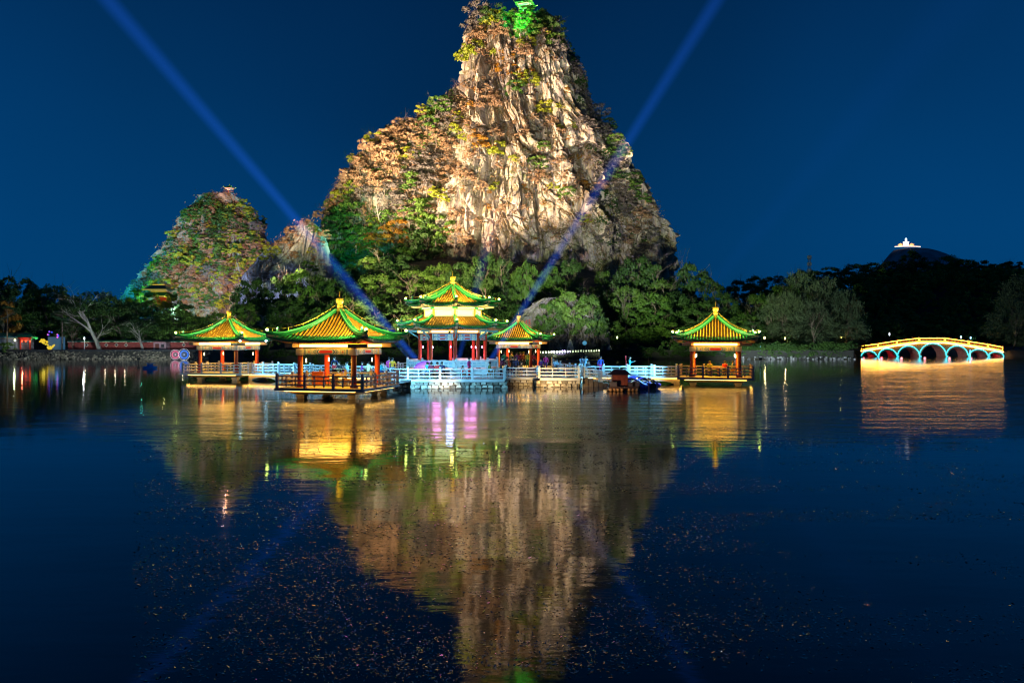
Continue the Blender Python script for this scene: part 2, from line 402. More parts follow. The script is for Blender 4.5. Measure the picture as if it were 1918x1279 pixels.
def rock_mass(name, prof, D, ratio, nth, nzz, amp, seed, mat, power=2.6, yback=0.0, facet=1.0, fs=1.0, shrink=0.0):
    prof = np.array(prof, float)
    pz = CAM_H - (prof[:, 0] - HY) / F * D; xl = (prof[:, 1] - 959) / F * D; xr = (prof[:, 2] - 959) / F * D
    o = np.argsort(pz); pz, xl, xr = pz[o], xl[o], xr[o]
    zs = np.linspace(pz[0], pz[-1], nzz)
    cx = (np.interp(zs, pz, xl) + np.interp(zs, pz, xr)) / 2; a = (np.interp(zs, pz, xr) - np.interp(zs, pz, xl)) / 2
    # keep the rings smooth: ratio shrinks toward the summit
    b = a * ratio; tt = (zs - zs[0]) / (zs[-1] - zs[0]); yc = D + yback * tt
    nf = int(nth * 0.76); th = np.concatenate([np.linspace(R(-205), R(25), nf, endpoint=False), np.linspace(R(25), R(155), nth - nf, endpoint=False)])
    c, s = np.cos(th), np.sin(th)
    ux = np.sign(c) * np.abs(c) ** (2 / power); uy = np.sign(s) * np.abs(s) ** (2 / power)
    Xb = cx[:, None] + a[:, None] * ux[None]; Yb = yc[:, None] + b[:, None] * uy[None]; Zb = np.broadcast_to(zs[:, None], Xb.shape).copy()
    nrm = np.stack([c[None] / np.maximum(a[:, None], 1), s[None] / np.maximum(b[:, None], 1)], 0)
    nrm = nrm / np.linalg.norm(nrm, axis=0)
    Xo, Yo, Zo = Xb, Yb, Zb; Xb, Yb, Zb = Xb / fs, Yb / fs, Zb / fs
    am = float(np.mean(a)) / fs; S = np.broadcast_to(th[None] * am, Xb.shape)
    wx = S + 1.3 * fbm(Xb / 6, Yb / 6, Zb / 20, seed + 40, 3); wz = Zb + 5 * fbm(Xb / 8, Yb / 8, Zb / 14, seed + 50, 3)
    c1, e1 = cells(wx / 9.0, wz / 34.0, seed + 1); c2, e2 = cells(wx / 3.4 + 9, wz / 13.0, seed + 2); c3, e3 = cells(wx / 1.5 + 5, wz / 5.0, seed + 3)
    rid = 1 - np.abs(vnoise(Xb / 4.5, Yb / 4.5, Zb / 26, seed + 7)); rid2 = 1 - np.abs(vnoise(Xb / 1.7, Yb / 1.7, Zb / 11, seed + 8))
    disp = 6.0 * fbm(Xb / 26, Yb / 26, Zb / 45, seed, 4) + facet * (2.6 * c1 + 1.5 * c2 + 0.65 * c3) + 0.7 * (rid - 0.6) + 0.35 * (rid2 - 0.6) - shrink
    led_ = (Zb / 6.5 + 1.6 * fbm(Xb / 12, Yb / 12, Zb / 30, seed + 60, 3)) % 1.0; disp += 0.9 * facet * (0.5 - led_)
    disp -= facet * (2.2 * np.exp(-(e1 / 0.05) ** 2) + 1.3 * np.exp(-(e2 / 0.07) ** 2) + 0.5 * np.exp(-(e3 / 0.08) ** 2))
    disp += 0.5 * fbm(Xb / 1.2, Yb / 1.2, Zb / 2.5, seed + 9, 3)
    fade = np.clip(a / 9.0, 0.12, 1)[:, None]
    disp = disp * amp * fade; c2z = 0.9 * c2 * facet + 1.1 * fbm(Xb / 7, Yb / 7, Zb / 7, seed + 20, 3)
    Xb, Yb, Zb = Xo, Yo, Zo
    Xb = Xb + nrm[0] * disp; Yb = Yb + nrm[1] * disp
    Zb = Zb + amp * fade * c2z
    V = np.stack([Xb.ravel(), Yb.ravel(), Zb.ravel()], 1)
    top = np.array([[cx[-1], yc[-1], zs[-1] + 0.4]])
    n = len(th); ii, jj = np.meshgrid(np.arange(n), np.arange(nzz - 1))
    i2 = (ii + 1) % n
    Fq = np.stack([(jj * n + ii).ravel(), (jj * n + i2).ravel(), ((jj + 1) * n + i2).ravel(), ((jj + 1) * n + ii).ravel()], 1)
    base = (nzz - 1) * n; k = np.arange(n)
    Vt = np.concatenate([V, top]); cap = np.stack([base + k, base + (k + 1) % n, np.full(n, len(V)), np.full(n, len(V))], 1)
    me = bpy.data.meshes.new(name)
    faces = Fq
    me = arrays_mesh(name, Vt, faces, mat)
    bm = bmesh.new(); bm.from_mesh(me); bm.verts.ensure_lookup_table()
    tv = bm.verts[len(V)]
    for i in range(n):
        try: bm.faces.new((bm.verts[base + i], bm.verts[base + (i + 1) % n], tv))
        except ValueError: pass
    bm.to_mesh(me); bm.free()
    return link(name, me)

rock_main = rock_material('limestone_cliff', (0.62, 0.52, 0.41, 1), (0.25, 0.21, 0.205, 1), (0.50, 0.26, 0.09, 1), (0.22, 0.115, 0.045, 1), 0.85)
rock_veg = rock_material('limestone_overgrown', (0.42, 0.36, 0.29, 1), (0.24, 0.22, 0.21, 1), (0.36, 0.2, 0.08, 1), (0.22, 0.12, 0.05, 1), 1.1)
rock_grey = rock_material('limestone_pale', (0.50, 0.49, 0.48, 1), (0.26, 0.26, 0.27, 1), (0.38, 0.30, 0.22, 1), (0.2, 0.13, 0.06, 1), 0.2)

DM = 290.0
peak = rock_mass('mountain', [(660, 812, 1272), (600, 815, 1266), (540, 820, 1262), (490, 822, 1258), (455, 824, 1246), (420, 826, 1222), (380, 832, 1208), (340, 840, 1192),
    (300, 846, 1182), (260, 850, 1158), (220, 855, 1120), (180, 858, 1104), (140, 860, 1090), (110, 862, 1078), (80, 872, 1066), (55, 882, 1056), (38, 905, 1040), (28, 935, 1010)],
    DM, 0.78, 880, 540, 1.0, 11, rock_main, yback=4, facet=1.3, shrink=2.6)
tag(peak, 'tall floodlit limestone peak rising behind the pavilions', 'mountain', kind='structure')
shoulder = rock_mass('mountain', [(660, 590, 930), (560, 594, 930), (500, 597, 930), (440, 602, 930), (400, 608, 928), (370, 622, 925), (340, 642, 922), (310, 668, 920), (285, 690, 918), (260, 712, 915), (240, 742, 912),
    (222, 782, 908), (200, 815, 905), (180, 845, 900), (165, 862, 892)], 292.0, 0.42, 460, 300, 0.75, 31, rock_veg, facet=0.55)
tag(shoulder, 'overgrown brown rock shoulder left of the tall limestone peak', 'mountain', kind='structure')
spur = rock_mass('mountain', [(660, 455, 640), (560, 462, 632), (520, 472, 624), (500, 484, 620), (475, 512, 616), (450, 536, 610), (430, 556, 602), (420, 562, 590), (415, 565, 580)], 258.0, 0.55, 320, 170, 0.55, 47, rock_grey)
tag(spur, 'small pale rock spur between the two crags', 'mountain', kind='structure')
DL = 420.0
crag = rock_mass('mountain', [(660, 200, 560), (600, 222, 548), (560, 242, 538), (520, 266, 524), (490, 292, 514), (465, 312, 508), (440, 324, 502), (415, 334, 492), (395, 350, 478), (378, 372, 458), (368, 392, 444), (363, 408, 432)],
    DL, 0.6, 420, 230, 1.25, 63, rock_veg, facet=1.0, shrink=3.0)
tag(crag, 'smaller wooded crag with a tiny pavilion on top', 'mountain', kind='structure')
rock_foot = rock_material('limestone_dark', (0.30, 0.26, 0.26, 1), (0.10, 0.09, 0.10, 1), (0.24, 0.17, 0.11, 1), (0.08, 0.06, 0.03, 1), 0.5)
foot = rock_mass('mountain', [(680, 970, 1136), (640, 975, 1132), (610, 982, 1126), (585, 990, 1112), (570, 1004, 1096), (560, 1020, 1076)], 186.0, 0.45, 340, 150, 0.55, 83, rock_foot, fs=0.42)
tag(foot, 'low grey cliff at the lakeside below the tall peak', 'mountain', kind='structure')
bpy.context.view_layer.update()
ROCKS = [peak, shoulder, spur, crag, foot]
CAMV = Vector((0, 0, CAM_H))
def pix_hit(px, py, objs=None):
    d = (P(px, py, 1.0) - CAMV).normalized(); best = None
    for o in (objs or ROCKS):
        ok, loc, nrm, idx = o.ray_cast(CAMV, d)
        if ok and (best is None or (loc - CAMV).length < (best[0] - CAMV).length): best = (loc.copy(), nrm.copy())
    return best

# ------------------------------------------------------------------ vegetation prototypes
LEAF = {
    'dark': leaf_mat('leaf_dark_green', (0.022, 0.062, 0.016, 1), (0.07, 0.135, 0.024, 1)),
    'mid': leaf_mat('leaf_green', (0.045, 0.12, 0.018, 1), (0.13, 0.22, 0.03, 1)),
    'yellow': leaf_mat('leaf_yellow_green', (0.17, 0.24, 0.018, 1), (0.40, 0.38, 0.03, 1)),
    'orange': leaf_mat('leaf_russet', (0.24, 0.085, 0.012, 1), (0.42, 0.20, 0.02, 1)),
    'brown': leaf_mat('leaf_dry_brown', (0.20, 0.11, 0.055, 1), (0.46, 0.28, 0.16, 1)),
    'grey': leaf_mat('twig_grey', (0.11, 0.09, 0.085, 1), (0.22, 0.18, 0.16, 1)),
    'cas': leaf_mat('leaf_feathery', (0.05, 0.085, 0.045, 1), (0.10, 0.13, 0.06, 1)),
    'palm': leaf_mat('leaf_palm', (0.03, 0.07, 0.03, 1), (0.06, 0.12, 0.04, 1)),
}
BARK = M('bark', (0.16, 0.12, 0.09), 0.9, var=0.4, scale=1.5, bump=0.6, bscale=6)
BARK_PALE = M('bark_pale', (0.34, 0.30, 0.26), 0.85, var=0.3, scale=1.5)

def leaf_quads(c, n, size, rs, aspect=0.6):
    """c: centres, n: facing, size: half lengths"""
    N = len(c)
    rv = rs.normal(size=(N, 3)); a = np.cross(n, rv); a /= np.maximum(np.linalg.norm(a, axis=1, keepdims=True), 1e-6)
    b = np.cross(n, a); b /= np.maximum(np.linalg.norm(b, axis=1, keepdims=True), 1e-6)
    a = a * size[:, None]; b = b * size[:, None] * aspect
    V = np.stack([c - a, c - b * 0.9 + a * 0.1, c + a, c + b * 0.9 + a * 0.1], 1).reshape(-1, 3)
    return V, np.arange(N * 4).reshape(N, 4)
def crown_cloud(seed, nclump, nleaf, w=1.0, h=1.0, leaf=0.045, clump=(0.16, 0.30), low=-0.35):
    """unit crown: half-width 1, centred on z 0; returns vertices and quads"""
    rs = np.random.RandomState(seed); cs = []; ns = []; sz = []
    lobes = rs.normal(size=(5, 3)); lobes /= np.linalg.norm(lobes, axis=1, keepdims=True)
    for i in range(nclump):
        for _ in range(30):
            d = rs.normal(size=3); d /= np.linalg.norm(d)
            if d[2] > low: break
        out = 0.72 + 0.22 * max(float(np.max(lobes @ d)), 0) ** 2 + 0.12 * rs.rand() if i > nclump * 0.2 else 0.5 * rs.rand() + 0.1
        cc = d * out * np.array([w, w, h]); r = rs.uniform(*clump)
        e = rs.normal(size=(nleaf, 3)); e /= np.linalg.norm(e, axis=1, keepdims=True)
        e[:, 2] = np.abs(e[:, 2]) * 1.0 - 0.35 * rs.rand(nleaf)
        rr = r * (0.55 + 0.55 * rs.rand(nleaf))
        cs.append(cc + e * rr[:, None] * np.array([1, 1, 0.75])); nr = e * 0.9 + d * 0.35 + rs.normal(size=(nleaf, 3)) * 0.42
        ns.append(nr / np.linalg.norm(nr, axis=1, keepdims=True)); sz.append(leaf * (0.6 + 0.8 * rs.rand(nleaf)))
    return leaf_quads(np.concatenate(cs), np.concatenate(ns), np.concatenate(sz), rs)
def limbs(seed, height, r0, levels=2, spread=0.6, n0=5, bare=False, start=0.35):
    rr = random.Random(seed); m = MB()
    def grow(p, d, L, r, lv):
        pts = [p]; rad = [r]; q = p.copy(); dd = d.copy(); k = 4
        for i in range(k):
            dd = (dd + Vector((rr.gauss(0, .16), rr.gauss(0, .16), rr.gauss(0.03, .10)))).normalized()
            q = q + dd * (L / k); pts.append(q.copy()); rad.append(r * (1 - 0.72 * (i + 1) / k))
        m.tube(pts, rad, 7 if lv == 0 else (5 if lv == 1 else 3), cap=False)
        if lv >= levels: return
        nb = n0 if lv == 0 else rr.randint(3, 5)
        for i in range(nb):
            f = start + (1 - start) * (i + rr.random()) / nb if lv == 0 else 0.25 + 0.75 * rr.random()
            j = min(int(f * k), k - 1); base = pts[j].lerp(pts[j + 1], f * k - j)
            az = rr.random() * 2 * PI + i * 2.4
            side = Vector((math.cos(az), math.sin(az), 0)); side = (side - d * side.dot(d)).normalized()
            nd = (d * (1 - spread * 0.6) + side * spread + Vector((0, 0, 0.25))).normalized()
            grow(base, nd, L * rr.uniform(0.5, 0.75), max(rad[j] * 0.55, r * 0.12), lv + 1)
    grow(Vector((0, 0, 0)), Vector((rr.gauss(0, .06), rr.gauss(0, .06), 1)).normalized(), height, r0, 0)
    return m

TREE = {}
def leafy_tree(key, seed, leafkey, nclump=46, nleaf=80, w=1.0, h=0.8, trunk=0.5, low=-0.45, leaf=0.05, bark=BARK):
    """unit tree: total height 1, crown half-width 0.5"""
    V, Fq = crown_cloud(seed, nclump, nleaf, 1.0, h, leaf, low=low)
    V = V * 0.5; V[:, 2] += 1.0 - 0.5 * h * 1.12
    cm = arrays_mesh('crown', V, Fq, LEAF[leafkey])
    tm = limbs(seed, 0.72, 0.03, 2, 0.7, 6).mesh('trunk', bark, True)
    TREE[key] = (cm, tm)
for i, lk in enumerate(('dark', 'dark', 'mid', 'mid', 'dark')): leafy_tree('tree%d' % i, 100 + i, lk, h=0.95 if i % 2 else 0.85)
for i, lk in enumerate(('yellow', 'yellow', 'mid', 'dark', 'orange', 'brown', 'brown', 'grey')):
    leafy_tree('bush%d' % i, 200 + i, lk, nclump=26 if i < 5 else 30, nleaf=46, h=0.8, low=-0.6, leaf=0.085 if i < 5 else 0.07)
# feathery drooping tree
def feather_tree(key, seed):
    rs = np.random.RandomState(seed); cs = []; ns = []; sz = []; Vs = []; 
    N = 150; quadsV = []
    for i in range(N):
        z = 0.12 + 0.88 * rs.rand() ** 0.9; wr = 0.34 * (1 - ((z - 0.42) / 0.62) ** 2) if z > 0.42 else 0.34 * (0.55 + 0.45 * z / 0.42)
        az = rs.rand() * 2 * PI; r = max(wr, 0.03) * (0.45 + 0.6 * rs.rand()); base = np.array([math.cos(az) * r, math.sin(az) * r, z])
        d = np.array([math.cos(az) * 0.55, math.sin(az) * 0.55, 0.75 if z > 0.55 else 0.15]); d /= np.linalg.norm(d)
        for j in range(26):
            t = rs.rand(); c = base + d * 0.13 * t + rs.normal(size=3) * 0.022 + np.array([0, 0, -0.05 * t * t])
            dirv = d * 0.5 + np.array([0, 0, -0.5 if z < 0.6 else 0.4]) + rs.normal(size=3) * 0.45; dirv /= np.linalg.norm(dirv)
            sd = np.cross(dirv, rs.normal(size=3)); sd /= np.linalg.norm(sd); L = 0.028 * (0.6 + rs.rand()); w_ = 0.0045
            quadsV += [c - dirv * L - sd * w_, c - dirv * L + sd * w_, c + dirv * L + sd * w_ * 0.4, c + dirv * L - sd * w_ * 0.4]
    V = np.array(quadsV); cm = arrays_mesh('crown', V, np.arange(len(V)).reshape(-1, 4), LEAF['cas'])
    TREE[key] = (cm, limbs(seed, 0.60, 0.022, 2, 0.40, 9).mesh('trunk', BARK, True))
feather_tree('cas0', 301); feather_tree('cas1', 302)
def palm_tree(key, seed):
    rs = random.Random(seed); m = MB(); c = MB()
    m.tube([(0, 0, 0), (0.01, 0, 0.35), (0.0, 0.01, 0.78)], [0.026, 0.02, 0.018], 8)
    for i in range(26):
        az = i * 2.399; el = R(-35 + 100 * ((i * 0.618) % 1)); L = rs.uniform(0.16, 0.22)
        d = Vector((math.cos(az) * math.cos(el), math.sin(az) * math.cos(el), math.sin(el))); o = Vector((0, 0, 0.78)); hub = o + d * L
        c.tube([o, hub], 0.004, 3, mi=1)
        side = d.cross(Vector((0, 0, 1))).normalized(); up = side.cross(d).normalized()
        for k in range(11):                              # fan of narrow blades
            a = R(-75 + 15 * k); fd = (d * math.cos(a) + side * math.sin(a)).normalized()
            tip = hub + fd * 0.13 + Vector((0, 0, -0.05)); w_ = fd.cross(up).normalized() * 0.009
            c.add([hub, hub + fd * 0.07 - w_, tip, hub + fd * 0.07 + w_], [(0, 1, 2, 3)])
    TREE[key] = (c.mesh('crown', [LEAF['palm'], BARK]), m.mesh('trunk', BARK, True))
palm_tree('palm0', 401)
TREE['bare0'] = (None, limbs(511, 0.6, 0.028, 4, 0.75, 6, start=0.2).mesh('trunk', BARK_PALE, True))
TREE['bare1'] = (None, limbs(512, 0.6, 0.026, 4, 0.8, 6, start=0.15).mesh('trunk', M('bark_brown', (0.22, 0.14, 0.10), 0.9), True))
# open tree with visible limbs
V_, F_ = crown_cloud(120, 34, 60, 1.0, 0.7, 0.05, low=-0.1); V_ = V_ * 0.5; V_[:, 2] += 0.66
TREE['open0'] = (arrays_mesh('crown', V_, F_, LEAF['dark']), limbs(121, 0.8, 0.04, 3, 0.8, 5, start=0.12).mesh('trunk', M('bark_lit', (0.40, 0.34, 0.27), 0.85, var=0.3), True))

def tree(key, base, height, width, label, group, name='tree', cat='tree', rz=None):
    cm, tm = TREE[key]
    o = thing(name, label, cat, base, rnd.random() * 6.28 if rz is None else rz, group); o.scale = (width, width, height)
    link('trunk', tm, o)
    if cm is not None: link('crown', cm, o)
    return o
def tree_px(key, px, top, wpx, D, label, group, name='tree', cat='tree'):
    x = X(px, D); z0 = gh(x, D) - 0.3; h = Z(top, D) - z0
    return tree(key, (x, D, z0), max(h, 1.5), W(wpx, D), label, group, name, cat)

# belt of trees at the foot of the tall peak
G1 = 'green trees in the belt at the foot of the tall peak'
L1 = 'leafy green tree in the belt at the foot of the tall peak'
belt = [(470, 520, 66, 216), (520, 505, 84, 212), (575, 500, 90, 208), (455, 565, 70, 192), (615, 515, 84, 206), (540, 560, 84, 190), (600, 566, 84, 188), (655, 552, 84, 194), (700, 510, 92, 214), (738, 472, 92, 226),
    (690, 590, 74, 186), (735, 560, 84, 198), (780, 500, 92, 220), (828, 492, 76, 222), (868, 486, 74, 214), (905, 474, 72, 212), (950, 470, 74, 212), (983, 484, 56, 208), (815, 545, 66, 198), (880, 545, 66, 196), (935, 545, 72, 198),
    (1062, 474, 66, 218), (1030, 492, 50, 220), (1048, 535, 60, 204), (1078, 528, 74, 208), (1102, 556, 62, 200), (1030, 556, 60, 180), (1062, 540, 70, 182), (1098, 548, 64, 180), (1120, 580, 44, 178), (1140, 520, 56, 214), (1160, 560, 50, 206), (1005, 505, 54, 222), (1128, 505, 44, 222), (1022, 590, 44, 192), (1190, 478, 74, 216), (1228, 482, 84, 218), (1176, 530, 64, 204), (1218, 545, 84, 198), (1262, 540, 84, 204),
    (1290, 490, 84, 222), (1330, 508, 74, 218), (1250, 600, 74, 184), (1200, 612, 64, 184), (1310, 560, 84, 194), (1352, 545, 64, 204), (1352, 602, 84, 182), (1392, 585, 74, 188), (1290, 610, 60, 180), (640, 606, 60, 182), (560, 612, 60, 180), (500, 606, 64, 180), (770, 585, 60, 186),
    (700, 480, 70, 236), (660, 500, 70, 232), (850, 560, 60, 192), (960, 560, 60, 194), (1240, 520, 70, 212), (1150, 600, 50, 190)]
def belt_label(px, top, d):
    w = 'behind the left pavilion' if px < 500 else 'behind the front pavilion' if px < 720 else 'behind the octagonal pavilion' if px < 925 else 'above the small back pavilion' if px < 1000 else 'around the low grey lakeside cliff' if px < 1135 else 'between the low grey cliff and the right pavilion' if px < 1290 else 'behind the right pavilion'
    k = 'tall leafy tree high in the belt ' if d > 210 else 'low leafy tree close to the shore ' if d < 192 else 'leafy tree midway up the belt '
    return k + w
for i, (a, b_, c_, d_) in enumerate(belt): tree_px('tree%d' % (i % 5), a, b_, c_, d_, belt_label(a, b_, d_), G1)
# left shore
G2 = 'dark trees crowding the left shore behind the red wall'; L2 = 'dark leafy tree on the left shore around the red wall'
for i, (a, b_, c_, d_) in enumerate([(40, 505, 124, 188), (100, 532, 104, 184), (2, 535, 100, 178), (150, 552, 92, 182), (235, 560, 92, 178), (282, 562, 84, 182), (322, 575, 92, 176), (355, 590, 74, 186), (405, 582, 74, 190), (262, 602, 60, 176), (75, 598, 58, 178), (430, 600, 60, 184), (-40, 520, 110, 185), (180, 580, 80, 180), (130, 600, 60, 176), (345, 560, 70, 196)]):
    tree_px('tree%d' % ((i * 2 + 1) % 5), a, b_, c_, d_, ('tall ' if b_ < 560 else 'low ') + 'dark leafy tree ' + ('behind the grey panelled building' if a < 60 else 'behind the lantern display' if a < 135 else 'behind the red garden wall' if a < 290 else 'beside the small pink hut' if a < 340 else 'behind the two light wheels'), G2)
tree_px('open0', 188, 548, 108, 166, 'open-crowned tree with pale forked limbs before the red wall', None)
tree_px('open0', 268, 600, 70, 166, 'low forked tree beside the small pink hut on the left shore', None)
tree_px('palm0', 14, 572, 60, 164, 'fan palm beside the grey walled building', None, 'palm_tree', 'palm')
tree_px('palm0', 116, 572, 62, 166, 'fan palm between the lantern display and the red wall', None, 'palm_tree', 'palm')
tree_px('bare1', 137, 600, 40, 165, 'small bare shrub-like tree at the left end of the red wall', None)
tree_px('bush4', 8, 560, 66, 172, 'russet-leaved tree above the grey walled building', None)
tree_px('bush2', 10, 640, 34, 160, 'round green bush before the grey walled building', None, 'bush', 'bush')
# right shore
G3 = 'feathery drooping trees on the right shore left of the arched bridge'; L3 = 'feathery drooping tree on the right shore left of the arched bridge'
for i, (a, b_, c_, d_) in enumerate([(1500, 515, 96, 184), (1478, 556, 90, 176), (1545, 528, 100, 176), (1582, 552, 84, 172), (1520, 566, 100, 170), (1450, 560, 80, 180), (1600, 590, 60, 170)]):
    tree_px('cas%d' % (i % 2), a, b_, c_ * 1.25, d_, ('tall ' if b_ < 540 else 'low ') + ('feathery drooping tree by the left end of the arched bridge' if a > 1540 else 'feathery drooping tree between the right pavilion and the bridge'), G3)
G4 = 'feathery trees overhanging the right end of the arched bridge'; L4 = 'feathery tree overhanging the right end of the arched bridge'
for i, (a, b_, c_, d_) in enumerate([(1896, 566, 90, 188), (1912, 525, 100, 196), (1930, 600, 80, 188)]): tree_px('cas%d' % (i % 2), a, b_, c_ * 1.25, d_, L4, G4)
G5 = 'dark trees behind the right lakeside pavilion'; L5 = 'dark leafy tree behind the right lakeside pavilion'
for i, (a, b_, c_, d_) in enumerate([(1410, 600, 56, 178), (1440, 580, 66, 186), (1420, 545, 80, 205), (1470, 530, 90, 215), (1380, 620, 50, 172)]): tree_px('tree%d' % (i % 5), a, b_, c_, d_, L5, G5)
# hill crest trees on the right
G6 = 'dark tree crowns along the crest of the right wooded hill'; L6 = 'dark tree on the crest of the right wooded hill'
for i, (a, b_, c_) in enumerate([(1710, 468, 40), (1690, 490, 46), (1775, 476, 46), (1800, 484, 46), (1835, 486, 40), (1870, 492, 50), (1905, 484, 50), (1640, 490, 50), (1600, 493, 50), (1560, 498, 50), (1500, 505, 44), (1460, 510, 44), (1420, 514, 44), (1740, 488, 50), (1385, 520, 44), (1668, 488, 40), (1530, 502, 44), (1925, 500, 50)]):
    D_ = 338.0; x_ = X(a, D_); z0 = gh(x_, D_) - 0.5
    tree('tree%d' % (i % 5), (x_, D_, z0), Z(b_, D_) - z0, W(c_ * 1.25, D_), L6, G6)
# woodland covering the right hill and the ground behind the belt: one mass
def woodland(name, label, pts, leafkey, seed, cat='wood'):
    rs = np.random.RandomState(seed); Vs = []; Fs = []; o = 0
    protos = [crown_cloud(seed + k, 20, 28, 1, 0.95, 0.115, low=-0.55) for k in range(4)]
    for (x, y, z, r) in pts:
        V, Fq = protos[rs.randint(4)]; a = rs.rand() * 6.28; c_, s_ = math.cos(a), math.sin(a)
        Vr = np.stack([V[:, 0] * c_ - V[:, 1] * s_, V[:, 0] * s_ + V[:, 1] * c_, V[:, 2]], 1) * r + np.array([x, y, z + r * 0.7])
        Vs.append(Vr); Fs.append(Fq + o); o += len(V)
    ob = link(name, arrays_mesh(name, np.concatenate(Vs), np.concatenate(Fs), LEAF[leafkey]))
    return tag(ob, label, cat, kind='stuff')
rs = np.random.RandomState(3); pts = []
for _ in range(620):
    y = 232 + 112 * rs.rand(); x = rs.uniform(62, 265) * y / 300
    if ground_h(np.array([x]), np.array([y]))[0] > 1.2: pts.append((x, y, gh(x, y), rs.uniform(2.6, 5.0)))
woodland('woodland', 'dark unlit woodland covering the right hill behind the bridge', pts, 'mid', 900)
pts = []
for _ in range(170):
    y = rs.uniform(178, 235); x = rs.uniform(-70, 66)
    if -2 < x < 24 and y < 215: continue
    pts.append((x, y, gh(x, y), rs.uniform(1.6, 3.0)))
for _ in range(120):
    y = rs.uniform(180, 260); x = rs.uniform(-175, -70); pts.append((x, y, gh(x, y), rs.uniform(2.0, 4.0)))
for _ in range(60):
    y = rs.uniform(168, 210); x = rs.uniform(40, 78); pts.append((x, y, gh(x, y), rs.uniform(1.2, 2.2)))
woodland('undergrowth', 'dark undergrowth filling the ground between the shore trees', pts, 'dark', 930, 'undergrowth')

# shrubs and trees rooted on the rock faces: each looked up on the rock itself
SH = {'yg': ('bush0', 'bush1'), 'mg': ('bush2', 'bush2'), 'dg': ('bush3', 'bush2'), 'or': ('bush4', 'bush4'), 'br': ('bush5', 'bush6'), 'gy': ('bush7', 'bush7'), 'bt': ('bare0', 'bare1')}
SN = {'yg': 'yellow-green leafy shrub', 'mg': 'bright green leafy shrub', 'dg': 'dark green leafy tree', 'or': 'russet-leaved shrub', 'br': 'dry brown shrub', 'gy': 'grey leafless shrub', 'bt': 'bare pale-branched tree'}
def shrubs(lst, where, objs=None, sc=1.0):
    ys_ = sorted(q_[1] for q_ in lst); t1, t2 = ys_[len(ys_) // 3], ys_[2 * len(ys_) // 3]
    for i, (px, py, w, k) in enumerate(lst):
        hgt = 'high up ' if py < t1 else 'halfway up ' if py < t2 else 'low down '
        if 'summit' in where: hgt = ''
        h = pix_hit(px, py + w * 0.22, objs)
        if h is None: h = pix_hit(px, py + w * 0.55, objs)
        if h is None: continue
        loc = h[0]; d = loc.y; wm_ = W(w, d) * 1.3 * sc
        key = SH[k][i % 2]
        hh = wm_ * (0.95 if k not in ('bt',) else 1.3)
        tree(key, (loc.x + h[1].x * wm_ * 0.18, loc.y + h[1].y * wm_ * 0.18 - wm_ * 0.05, loc.z - hh * 0.45), hh, wm_, ('small ' if w < 27 else 'large ') + SN[k] + ' ' + hgt + where, SN[k] + 's ' + where, 'shrub' if k not in ('bt', 'dg') else 'tree', 'shrub' if k not in ('bt', 'dg') else 'tree')
summit = [(935, 30, 42, 'dg'), (958, 38, 36, 'mg'), (985, 44, 40, 'mg'), (1012, 40, 46, 'dg'), (1036, 52, 46, 'dg'), (1050, 78, 34, 'dg'), (1028, 66, 40, 'yg'), (975, 58, 34, 'mg'), (1000, 62, 36, 'mg'),
    (898, 32, 50, 'gy'), (884, 58, 36, 'gy'), (905, 68, 36, 'br'), (890, 76, 34, 'br'), (948, 62, 36, 'br'), (915, 40, 40, 'yg'), (1040, 92, 34, 'gy'), (925, 66, 22, 'or')]
shrubs(summit, 'on the summit of the tall peak')
face = [(880, 100, 46, 'yg'), (872, 112, 30, 'yg'), (925, 98, 24, 'yg'), (988, 82, 28, 'yg'), (986, 146, 32, 'yg'), (968, 166, 34, 'mg'), (994, 152, 34, 'yg'), (1023, 207, 38, 'yg'), (1052, 200, 16, 'yg'), (1073, 236, 20, 'yg'), (1052, 243, 18, 'yg'),
    (861, 243, 30, 'yg'), (854, 221, 26, 'yg'), (868, 260, 22, 'yg'), (919, 283, 40, 'yg'), (900, 268, 36, 'or'), (1016, 272, 20, 'mg'), (1001, 306, 32, 'mg'), (1012, 312, 22, 'mg'), (958, 300, 20, 'yg'), (922, 351, 22, 'yg'), (821, 362, 28, 'yg'), (830, 372, 22, 'yg'),
    (1066, 362, 28, 'dg'), (1084, 336, 24, 'br'), (1095, 346, 18, 'or'), (1102, 416, 26, 'br'), (843, 318, 44, 'br'), (866, 330, 34, 'br'), (908, 193, 40, 'br'), (1001, 335, 36, 'br'), (945, 122, 38, 'or'), (968, 118, 36, 'br'), (975, 98, 34, 'br'), (900, 170, 26, 'br'),
    (1052, 300, 24, 'br'), (1035, 230, 24, 'br'), (880, 290, 28, 'br'), (930, 250, 26, 'br'), (860, 400, 30, 'br'), (850, 440, 40, 'br'), (868, 452, 30, 'br'), (836, 420, 26, 'gy'), (985, 250, 24, 'br'), (1040, 350, 20, 'yg'), (940, 390, 18, 'br'), (895, 350, 24, 'br'), (845, 180, 40, 'bt'), (838, 200, 34, 'gy')]
shrubs(face, 'clinging to the lit face of the tall peak')
